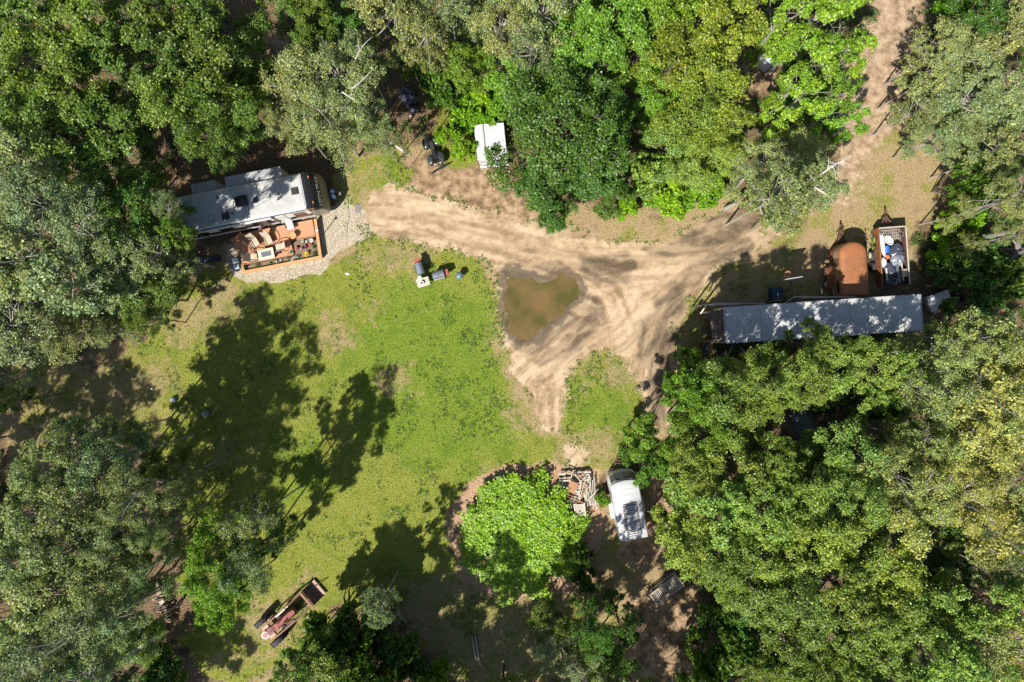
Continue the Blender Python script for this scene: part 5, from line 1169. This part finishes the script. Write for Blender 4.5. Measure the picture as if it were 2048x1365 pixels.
for i, (x, a, m_, lab) in enumerate(((-.45, 10, WPALE, 'pale scrap board at the front of the white shed, leftmost'), (-.2, 24, WBROWN, 'brown scrap board at the front of the white shed'), (.02, -12, WPALE, 'pale scrap board at the front of the white shed beside the brown one'))):
    q = MB(); q.box((0, 0, 0), (.5, .07, .04)); o = q.build('scrap_board', m_); o.location = Matrix.Translation(sh.location) @ Matrix.Rotation(R(6), 4, 'Z') @ Vector((x, -1.42, .6)); o.rotation_euler = (0, 0, R(a+20)); tag(o, lab, 'board')
t = thing('blue_jug', 'pale blue jug at the front of the white shed', 'jug', Matrix.Translation(sh.location) @ Matrix.Rotation(R(6), 4, 'Z') @ Vector((.5, -1.42, .56)), 0)
q = MB(); q.tube([(0, 0, 0), (0, 0, .2), (0, 0, .28), (0, 0, .33)], [.12, .12, .05, .04], 12); q.build('jug_body', mat('pale_blue_plastic', (.25,.5,.65), .4), t, smooth=True); q = MB(); q.tube([(.1, 0, .1), (.16, 0, .2), (.06, 0, .28)], .015, 6); q.build('handle', WHITE, t)

# ------------------------------------------------------------------ grills
def grill(px, py, rz, label, open_=False):
    t = thing('gas_grill', label, 'grill', P(px, py, 1.05, 0), rz, 'two grey gas grills on the lawn')
    q = MB(); q.box((0, 0, .42), (.78, .5, .7)); q.build('cart', GREYC, t, bevel=.015)
    q = MB(); rings = []
    for x in (-.42, .42):
        rings.append([(x, .30*math.cos(R(a)), .82+.28*math.sin(R(a))) for a in range(0, 181, 15)])
    q.loft(rings); q.build('lid', mat('grill_lid', (.20,.225,.26), .35, .3, col2=(.15,.17,.2), scale=4), t, smooth=True)
    q = MB(); q.bar((-.3, -.33, .95), (.3, -.33, .95), .035); q.build('handle', BLACK, t)
    q = MB(); q.box((-.60, 0, .84), (.32, .46, .04)); q.build('side_shelf', COPPER, t, bevel=.01)
    for s_ in (-1, 1): wheel(t, (-.32, s_*.28, .09), .09, .05, rim=DSTEEL)
    return t
g1_ = grill(838.5, 537, -72, 'grey gas grill with a red side shelf, left of the two grills')
g2_ = grill(876, 549.5, 197, 'grey gas grill with a red side shelf, right of the two grills')
q = MB(); q.bar((-.2, .0, 1.115), (.1, .1, 1.12), .035, .02); q.build('lid_tool', BLACK, g2_)
q = MB(); q.box((-.02, .32, .98), (.8, .05, .2)); q.build('back_shelf', WGREY, g2_)
t = thing('work_table', 'rough wooden table with pots at the lower end of the left grill', 'table', P(845.5, 563, .75, 0), 16)
for k in range(4):
    q = MB(); q.box((0, -.31+k*.16+.0, .70), (.92, .145, .03), rz=0); q.build('plank', WPALE if k % 2 else WGREY, t)
for x in (-.38, .38):
    for y in (-.27, .15):
        q = MB(); q.bar((x, y, 0), (x, y, .68), .05); q.build('leg', WBROWN, t)
for px, py, r_, lab, cm_ in ((839.5, 556, .15, 'white enamel pot without a lid opening on the rough table, upper', 0), (843.5, 566.5, .16, 'white ring-shaped dish with a dark centre on the rough table, lower', 1)):
    p_ = P(px, py, .85, .717); o_ = thing('pot', lab, 'pot', p_)
    q = MB(); q.cyl((0, 0, 0), (0, 0, .18), r_*.85, r_, 18); q.build('pot_body', WHITE, o_, smooth=True)
    if cm_: q = MB(); q.cyl((0, 0, .181), (0, 0, .186), r_*.5, n=16); q.build('dark_opening', BLACK, o_)
    else: q = MB(); q.ball((0, 0, .18), (r_, r_, .05), 16, 6, .5, 1); q.build('lid', WTARP, o_, smooth=True)
t = thing('kettle_grill', 'small round blue-grey kettle grill right of the two gas grills', 'grill', P(918.5, 551, .8, 0), 0)
q = MB(); q.ball((0, 0, .62), (.27, .27, .2), 18, 10, 0, .5); q.build('bowl', GREYC, t, smooth=True)
q = MB(); q.ball((0, 0, .64), (.28, .28, .24), 18, 10, .5, 1); q.build('lid', mat('blue_enamel', (.16,.25,.32), .15, .3), t, smooth=True)
q = MB(); q.bar((.18, -.08, .78), (.3, -.18, .74), .03); q.build('handle', BLACK, t)
for a in (90, 210, 330):
    q = MB(); q.cyl((.15*math.cos(R(a)), .15*math.sin(R(a)), .5), (.25*math.cos(R(a)), .25*math.sin(R(a)), 0), .015); q.build('leg', STEEL, t)
clump('weed_clump', 'green weeds growing between the two gas grills', 'weeds', 861, 533, 0, .3, .3, (.06,.13,.02), n=200)

# ------------------------------------------------------------------ lumber heap
rd = random.Random(21)
def pallet(px, py, rz, z, label):
    t = thing('pallet', label, 'pallet', P(px, py, z, 0), rz, 'grey pallets under the lumber heap')
    for k in range(7):
        q = MB(); q.box((0, -.55+k*.183, z), (1.2, .12, .025)); q.build('slat', WGREY, t)
    for x in (-.55, 0, .55):
        q = MB(); q.box((x, 0, z/2), (.07, 1.18, z-.03)); q.build('bearer', WGREY, t)
pallet(1136, 971, -84, .3, 'grey pallet under the upper left of the lumber heap')
pallet(1167, 961, 6, .3, 'grey pallet under the upper right of the lumber heap')
pallet(1141, 1000, 4, .28, 'grey pallet under the lower left of the lumber heap')
pallet(1174, 996, -84, .28, 'grey pallet under the lower right of the lumber heap')
boards = [(1150, 947, 1.9, 6, .13, .42, WGREY), (1131, 962, 1.0, 2, .12, .40, WGREY), (1124, 985, 1.3, 86, .12, .40, WGREY), (1128, 948, .8, 8, .13, .42, WGREY), (1140, 962, 1.6, 72, .06, .55, WPALE), (1146, 950, 1.2, -22, .07, .6, WBROWN),
  (1153, 965, 2.0, -25, .09, .62, WBROWN), (1147, 999, 2.0, -20, .09, .60, WBROWN), (1166, 988, 1.5, 62, .08, .64, WBROWN), (1160, 980, 1.2, 82, .06, .66, WPALE), (1163, 986, 1.1, 75, .05, .68, WPALE), (1156, 957, .7, -50, .06, .66, WPALE), (1163, 962, .6, 40, .05, .68, WPALE), (1169, 967, .6, 65, .05, .66, WPALE),
  (1174, 978, 2.0, 80, .07, .5, WPALE), (1178, 985, 2.2, 84, .06, .45, WGREY), (1182, 982, 2.1, 95, .06, .48, WGREY), (1186, 990, 2.2, 92, .06, .42, WGREY), (1190, 984, 2.3, 94, .07, .45, WGREY), (1183, 992, 1.3, 45, .05, .6, WPALE), (1172, 1000, 1.2, 78, .05, .5, WPALE), (1192, 1003, 1.2, 96, .06, .42, WPALE),
  (1141, 1003, 1.1, 100, .1, .4, WGREY), (1133, 990, .9, -14, .1, .5, WBROWN), (1160, 952, .5, 10, .16, .6, WBROWN)]
SH = {'weathered_wood': 'grey', 'pale_wood': 'pale', 'brown_wood': 'reddish brown'}
rk_ = {}
for (px, py, L_, a, w_, z, m_) in boards:
    k_ = (m_.name, 'upper' if py < 975 else 'lower', 'left' if px < 1145 else ('middle' if px < 1172 else 'right')); rk_[k_] = rk_.get(k_, 0)+1
    q = MB(); q.box((0, 0, 0), (L_, w_, .045), ry=rd.uniform(-3, 3)); o = q.build('board', m_)
    o.location = P(px, py, z); o.rotation_euler = (0, 0, R(a))
    tag(o, f'{SH[k_[0]]} board on the {k_[1]} {k_[2]} of the lumber heap, {(ORD[rk_[k_]-1] or "first ")}from the top', 'board', 'boards heaped on the pallets')
t = thing('rusty_plate', 'square rusty brown panel lying on top of the lumber heap', 'panel', P(1145, 975, .72), 70)
q = MB(); q.box((0, 0, 0), (.82, .62, .04)); q.build('panel_sheet', mat('tan_rust', (.36,.19,.10), .75, col2=(.3,.14,.07), scale=4), t); q = MB(); q.bar((-.4, .3, .03), (.4, .3, .03), .04); q.build('edge_strip', WBROWN, t)
t = thing('slatted_bench', 'grey slatted bench with pale side rails below the lumber heap', 'bench', P(1160, 1021, .75, 0), 7)
for k in range(6):
    q = MB(); q.box((0, -.38+k*.15, .7), (.62, .135, .03)); q.build('slat', WGREY, t)
for x in (-.36, .36):
    q = MB(); q.bar((x, -.5, .74), (x, .5, .74), .09, .05); q.build('side_rail', WPALE, t)
    for y in (-.42, .42): q = MB(); q.bar((x, y, 0), (x, y, .72), .07); q.build('leg', WGREY, t)

# ------------------------------------------------------------------ slatted rack
t = thing('slatted_rack', 'long open slatted wooden rack lying aslant in the dirt yard', 'rack', P(1334, 1181, .8, 0), 36.5)
for s_ in (-1, 1):
    q = MB(); q.bar((-1.2, s_*.47, .78), (1.2, s_*.47, .78), .06, .09); q.bar((-1.2, s_*.47, .15), (1.2, s_*.47, .15), .05, .1); q.build('side_rail', WGREY, t)
for x in (-1.2, 1.2):
    q = MB(); q.bar((x, -.5, .80), (x, .5, .80), .07, .08); q.build('end_rail', WPALE, t)
    for y in (-.46, .46): q = MB(); q.bar((x, y, 0), (x, y, .78), .08); q.build('leg', WGREY, t)
for k in range(17):
    q = MB(); x = -1.08+k*.135; q.bar((x, -.45, .70+rd.uniform(-.03, .04)), (x+rd.uniform(-.03, .03), .45, .70+rd.uniform(-.03, .04)), .055, .03); q.build('slat', (WPALE, WGREY)[k % 2], t)
for k in range(12):
    q = MB(); x = -1.1+k*.2; q.bar((x, -.44, .30+.01*(k % 2)), (x, .44, .30), .19, .03); q.build('floor_slat', WDARK, t)  # solid dark boards added to darken the interior behind the slats

# ------------------------------------------------------------------ red tractor with loader
tr_ = thing('tractor', 'old faded red farm tractor with a front loader at the lawn edge', 'tractor', P(542.4, 1259.9, .75, 0), 40.9)
for s_ in (-1, 1): wheel(tr_, (0, s_*.92, .68), .68, .36, rim=RED, name='rear_wheel', knob=16)
for s_ in (-1, 1): wheel(tr_, (2.15, s_*.2, .36), .34, .14, rim=RED, name='front_wheel')
q = MB(); q.loft([[(x, y*w_, z) for y, z in ((-.26, 1.0), (-.26, 1.28), (-.16, 1.42), (.16, 1.42), (.26, 1.28), (.26, 1.0))] for x, w_ in ((.85, .9), (1.3, 1.05), (2.1, 1.0), (2.38, .88), (2.46, .6))]); q.build('hood', RED, tr_, smooth=True)
q = MB(); q.loft([[(x, y*w_, z) for y, z in ((-.2, .6), (-.2, 1.12), (.2, 1.12), (.2, .6))] for x, w_ in ((-.1, 1.3), (.5, 1.0), (.95, 1.0))]); q.build('transmission', RED, tr_)
q = MB(); q.box((1.6, 0, .82), (1.2, .34, .36)); q.build('engine', DSTEEL, tr_)
q = MB(); q.loft([[(.86-.02, y, z) for y, z in ((-.2, 1.15), (-.2, 1.40), (.2, 1.40), (.2, 1.15))], [(.3, y, z) for y, z in ((-.22, 1.12), (-.2, 1.3), (.2, 1.3), (.22, 1.12))]]); q.build('fuel_tank', RED, tr_)
q = MB(); q.torus((.25, 0, 1.5), .22, .02, 20, 6); q.bar((.25, -.2, 1.5), (.25, .2, 1.5), .02); q.cyl((.25, 0, 1.5), (.6, 0, 1.3), .02); q.build('steering_wheel', BLACK, tr_, smooth=True)
q = MB(); q.cyl((-.42, 0, 1.0), (-.42, 0, 1.07), .26, .28, 18); q.cyl((-.42, 0, 1.07), (-.42, 0, 1.10), .28, .22, 18); st2 = q.build('seat', WHITE, tr_, smooth=True)
q = MB(); q.cyl((-.42, 0, 1.101), (-.42, 0, 1.115), .20, n=18); q.build('seat_pad', mat('salmon_pad', (.42,.13,.09), .6), st2, smooth=True)
q = MB(); q.box((-.2, 0, .72), (.7, 1.0, .08)); q.bar((0, -.9, .68), (0, .9, .68), .16); q.build('rear_axle', RUST, tr_)
for s_ in (-1, 1):
    q = MB(); q.box((-.18, s_*.36, .8), (.5, .3, .06)); q.build('foot_platform', mat('cream_rust', (.45,.33,.24), .7, col2=(.30,.16,.10), scale=6), tr_)
q = MB(); q.cyl((1.25, .12, 1.4), (1.25, .12, 1.95), .035); q.cyl((1.55, -.14, 1.4), (1.55, -.14, 1.75), .05); q.build('exhaust_stack', RUSTD, tr_, smooth=True)
q = MB(); q.cyl((.95, -.34, 1.0), (1.15, -.34, 1.05), .12, n=12); q.cyl((1.0, .34, 1.0), (1.3, .34, 1.0), .09, n=12); q.build('air_cleaner', BLACK, tr_, smooth=True)
ARM = mat('loader_arm', (.27,.125,.085), .7, col2=(.16,.075,.05), scale=4, spread=.9)
for s_ in (-1, 1):
    q = MB(); q.bar((.15, s_*.58, 1.3), (2.1, s_*.60, 1.35), .09, .14); q.bar((2.1, s_*.60, 1.35), (3.55, s_*.60, .75), .09, .14); la = q.build('loader_arm', ARM, tr_)
    q = MB(); q.bar((.3, s_*.55, .7), (.3, s_*.58, 1.35), .09, .12); q.bar((.9, s_*.42, .8), (2.0, s_*.5, 1.25), .06, .08); q.build('arm_post', ARM, la)
    q = MB(); q.cyl((1.0, s_*.5, 1.0), (2.3, s_*.55, 1.2), .045); q.cyl((2.3, s_*.55, 1.2), (3.0, s_*.58, .95), .028); q.build('hydraulic_ram', STEEL, la, smooth=True)
q = MB(); q.bar((3.42, -.62, .86), (3.42, .62, .86), .16, .12); q.build('cross_beam', ARM, tr_)
q = MB(); n = 8; pr_ = [(3.62, .95), (3.58, .7), (3.62, .42), (3.78, .25), (4.05, .18), (4.5, .16)]
q.loft([[(x, y, z) for x, z in pr_]+[(x+.03, y, z+.04) for x, z in pr_[::-1]] for y in (-.68, .68)])
for s_ in (-1, 1): q.loft([[(x, y, z) for x, z in pr_] for y in (s_*.68, s_*.66)])
q.build('bucket', mat('bucket_steel', (.26,.17,.125), .6, .2, col2=(.14,.08,.055), scale=3, spread=.9), tr_)
q = MB(); q.bar((4.42, -.68, .2), (4.42, .68, .2), .16, .03); q.build('cutting_edge', mat('pale_rust', (.34,.24,.185), .6), tr_)
q = MB(); q.cyl((4.2, .28, .3), (5.3, .1, .12), .03, n=8); q.build('fork_spear', RUSTD, tr_)

# ------------------------------------------------------------------ firewood stacks
def firewood(name, label, px, py, rz, L_, rows, wid, h_, seed):
    t = thing(name, label, 'firewood', P(px, py, h_, 0), rz); r2 = random.Random(seed)
    n = 0
    for ly in range(3):
        for rw in range(rows):
            k = int(L_/.17)
            for i in range(k):
                if n >= 96: break
                if ly < 2 and (i % 2): continue
                x = -L_/2+i*L_/k+r2.uniform(-.03, .03); y = (rw-(rows-1)/2)*wid; z = .08+h_*ly/2.6; rr_ = r2.uniform(.055, .09)
                q = MB(); a = r2.uniform(-.12, .12); q.cyl((x-a, y-wid*.46, z), (x+a, y+wid*.46, z+r2.uniform(-.05, .05)), rr_, rr_*.9, 7)
                q.build('log', r2.choice([WDARK, WDARK, WDARK, WGREY, WDARK, WBROWN]), t); n += 1
firewood('firewood_stack', 'stack of split firewood in the shade between crowns left of the red tractor', 316, 1205, 108, 3.2, 2, .42, .8, 4)
firewood('firewood_stack', 'dark stack of split firewood at the bottom edge, in the shade', 830, 1340, 24, 2.6, 2, .40, .7, 9)

# ------------------------------------------------------------------ logs, stones, small things
def log(px0, py0, px1, py1, z0, z1, r0, r1, label, m_=BARK_P, bend=.08, name='fallen_log', fork=0, seed=1):
    r2 = random.Random(seed); a = P(px0, py0, z0); b_ = P(px1, py1, z1); q = MB()
    mid_ = (a+b_)/2+Vector((r2.uniform(-1, 1), r2.uniform(-1, 1), .2))*bend*(b_-a).length
    c0 = a.copy(); pts = [p-c0 for p in (a, a.lerp(mid_, .55)*.6+a*.0+mid_*.4 if False else a.lerp(mid_, .5), mid_, mid_.lerp(b_, .5), b_)]
    q.tube(pts, [r0, r0*.9+r1*.1, (r0+r1)/2, r0*.3+r1*.7, r1], 9); o = q.build(name, m_, smooth=True); o.location = c0; tag(o, label, 'log')
    for k in range(fork):
        s = pts[2].lerp(pts[4], r2.uniform(0, .8)); e = s+Vector((r2.uniform(-.8, .8), r2.uniform(-.8, .8), r2.uniform(0, .5)))
        f = MB(); f.tube([s, s.lerp(e, .5)+Vector((0, 0, .1)), e], [r1*.8, r1*.5, r1*.2], 6); f.build('branch', m_, o, smooth=True)
    return o
WHB = mat('bleached_wood', (.62,.58,.52), .8, col2=(.42,.38,.33), scale=8, spread=.8)
log(1417, 377, 1459, 350, .6, 1.4, .09, .07, 'bleached curved log lying on the low bushes above the track', WHB, .10, fork=1)
log(1450, 418, 1480, 405, .1, 2.2, .16, .13, 'thick pale trunk butt at the verge of the track under the aspen', BARK_P, .02)
log(777, 283, 812, 306, .9, .12, .07, .10, 'pale log leaning out of the aspens left of the quad bike', WHB, .04)
log(1952, 478, 2026, 463, .8, 5.5, .22, .16, 'thick pale birch trunk leaning off the right edge', BARK_P, .01)
log(1985, 502, 2060, 500, .3, 3.2, .15, .22, 'dark mossy trunk with bare twigs at the right edge', mat('mossy_bark', (.22,.19,.18), .9, col2=(.12,.11,.10), scale=6), .02, fork=9, seed=4)
log(245, 1320, 335, 1262, .3, .2, .14, .09, 'long thin fallen trunk in the shade by the lower left woods', WGREY, .03)
log(950, 1272, 960, 1330, .15, .15, .06, .05, 'thin pole on the ground in the lower middle, right of two', WGREY, .01)
log(944, 1275, 952, 1320, .15, .15, .05, .05, 'thin pole on the ground in the lower middle, left of two', WGREY, .01)
log(765, 1170, 812, 1245, 2.6, 1.0, .03, .05, 'dead grey sapling leaning over the bushes near the tractor', WGREY, .06, fork=8, seed=7, name='dead_sapling')
log(1405, 960, 1385, 900, 5.5, 7.5, .10, .05, 'bare brown dead limb showing in the gap above the white horse trailer', WBROWN, .04, fork=6, seed=3, name='dead_limb')
# big bleached fork in the near aspen
for (x0, y0_, x1, y1_, nf, sd_, lb) in ((1619, 367, 1652, 390, 2, 3, 'lower arm of the bleached fork in the aspen right of the track'), (1623, 363, 1682, 322, 6, 5, 'upper arm of the bleached fork in the aspen right of the track'), (1655, 336, 1688, 322, 4, 6, 'thin white branch at the top right of the near aspen'), (1545, 412, 1578, 384, 2, 8, 'white branch slanting through the middle of the near aspen')):
    log(x0, y0_, x1, y1_, 9.8, 10.0, .06, .03, lb, WHB, .05, name='bare_branch', fork=nf, seed=sd_)
for (x0, y0_, x1, y1_, nf, sd_, lb) in ((684, 184, 708, 200, 3, 3, 'white branch in the aspen crown above the travel trailer, lower'), (703, 178, 735, 152, 3, 4, 'white curved branch in the aspen crown above the travel trailer'), (711, 118, 727, 90, 3, 5, 'white forked branch at the top of the aspens above the trailer')):
    log(x0, y0_, x1, y1_, 11.2, 11.0, .045, .02, lb, WHB, .06, name='bare_branch', fork=nf, seed=sd_)
for i, (px, py, r_, lab) in enumerate(((346, 800, .24, 'grey boulder in the shaded lawn, left of two'), (410, 828, .26, 'blue-grey boulder in the shaded lawn, right of two'), (745, 563, .0, ''), (1655, 1, .0, ''))):
    if not r_: continue
    q = MB(); crumple(q, (0, 0, .12), (r_, r_*.9, .28), 14, 8, 30+i, .12); o = q.build('boulder', mat('blue_grey_stone', (.20,.23,.28), .85, col2=(.30,.32,.34), scale=5, bump=.4), smooth=True); p_ = P(px, py, .2, 0); o.location = p_; tag(o, lab, 'boulder')
for px, py, lab in ((228, 734, 'small white ball light on the shaded lawn, leftmost of three'), (265, 758, 'small white ball light on the shaded lawn, middle of three'), (304, 778, 'small white ball light on the shaded lawn, rightmost of three')):
    t = thing('path_light', lab, 'path light', P(px, py, .2, 0), 0, 'white path lights on the lawn')
    q = MB(); q.ball((0, 0, .22), .07); q.build('globe', WHITE, t, smooth=True); q = MB(); q.cyl((0, 0, 0), (0, 0, .18), .015); q.build('stake', DSTEEL, t)
for px, py, s_, lab in ((695, 548, .16, 'white pebble cluster on the lawn right of the deck'), (1017, 556, .05, 'white stone on the upper rim of the puddle')):
    q = MB(); crumple(q, (0, 0, .02), (s_, s_*.6, .05), 10, 5, int(px), .2); o = q.build('stone', WTARP); o.location = P(px, py, 0, 0); tag(o, lab, 'stone')

# ------------------------------------------------------------------ things glimpsed between the crowns
def small_shed(name, label, cat, px, py, z, lx, ly, rz, roofm, wallm, pitch=.15):
    t = thing(name, label, cat, P(px, py, z, 0), rz)
    q = MB(); q.box((0, 0, (z-.1)/2), (lx*.94, ly*.92, z-.1)); q.build('walls', wallm, t)
    q = MB(); q.loft([[(x, -ly/2, z-pitch), (x, 0, z), (x, ly/2, z-pitch), (x, ly/2, z-pitch-.05), (x, 0, z-.05), (x, -ly/2, z-pitch-.05)] for x in (-lx/2, lx/2)]); rf = q.build('roof', roofm, t)
    q = MB(); q.bar((lx/2, -ly/2, z-pitch+.01), (lx/2, 0, z+.01), .05); q.bar((lx/2, 0, z+.01), (lx/2, ly/2, z-pitch+.01), .05); q.build('roof_trim', STEEL, rf)
    q = MB(); q.box((lx*.47+.01, 0, z*.42), (.03, .8, z*.75)); q.build('door', WDARK, t)
    return t
small_shed('garden_shed', 'blue-grey shed roof glimpsed between crowns below the box trailer', 'shed', 1608, 850, 2.3, 2.1, 1.8, -62, mat('slate_blue_roof', (.13,.16,.20), .5, col2=(.10,.12,.16), scale=3), WDARK)
small_shed('garden_shed', 'small grey shed roof glimpsed in the woods above the aspens, top left', 'shed', 678, 108, 2.0, 1.5, .9, 32, GREYW, WDARK, .05)
small_shed('tarp_shelter', 'long pale blue-grey shelter roof glimpsed in the lower right woods', 'shelter', 1580, 1152, 2.4, 4.6, 1.7, -4, mat('pale_blue_sheet', (.42,.47,.54), .5, col2=(.30,.34,.4), scale=2), GREYW, .2)
t = thing('metal_bin', 'silvery metal bin glimpsed below the blue-grey shed', 'bin', P(1607, 920, .8, 0), 30)
q = MB(); q.box((0, 0, .4), (.9, .6, .75), top=1.1); q.build('bin_body', DSTEEL, t); q = MB()
for s_ in (-1, 1): q.bar((-.5, s_*.33, .8), (.5, s_*.33, .8), .06); q.bar((s_*.5, -.33, .8), (s_*.5, .33, .8), .06)
q.build('rim', STEEL, t)
t = thing('tarped_pile', 'bright white tarp over a pile in the thin trees near the top edge', 'tarped pile', P(1541, 120, .9, 0), -35)
q = MB(); rings = []; rr2 = random.Random(18)
for s, z in ((1.05, .03), (1.0, .4), (.85, .75), (.5, .9), (.1, .95)): rings.append([(x*s+rr2.uniform(-.05, .05), y*s+rr2.uniform(-.05, .05), z+rr2.uniform(-.05, .05)) for x, y in rrect(-.7, -.5, .7, .5, .25, 4)])
q.loft(rings); q.build('tarp', WTARP, t); q = MB(); q.tube([(-.75, 0, .3), (0, -.1, .97), (.75, 0, .3)], .015, 5); q.build('tie_rope', WGREY, t)
for i, (px, py, lab) in enumerate(((1493, 1230, 'round grey steel drum by the dark bushes right of the slatted rack'),)):
    pass
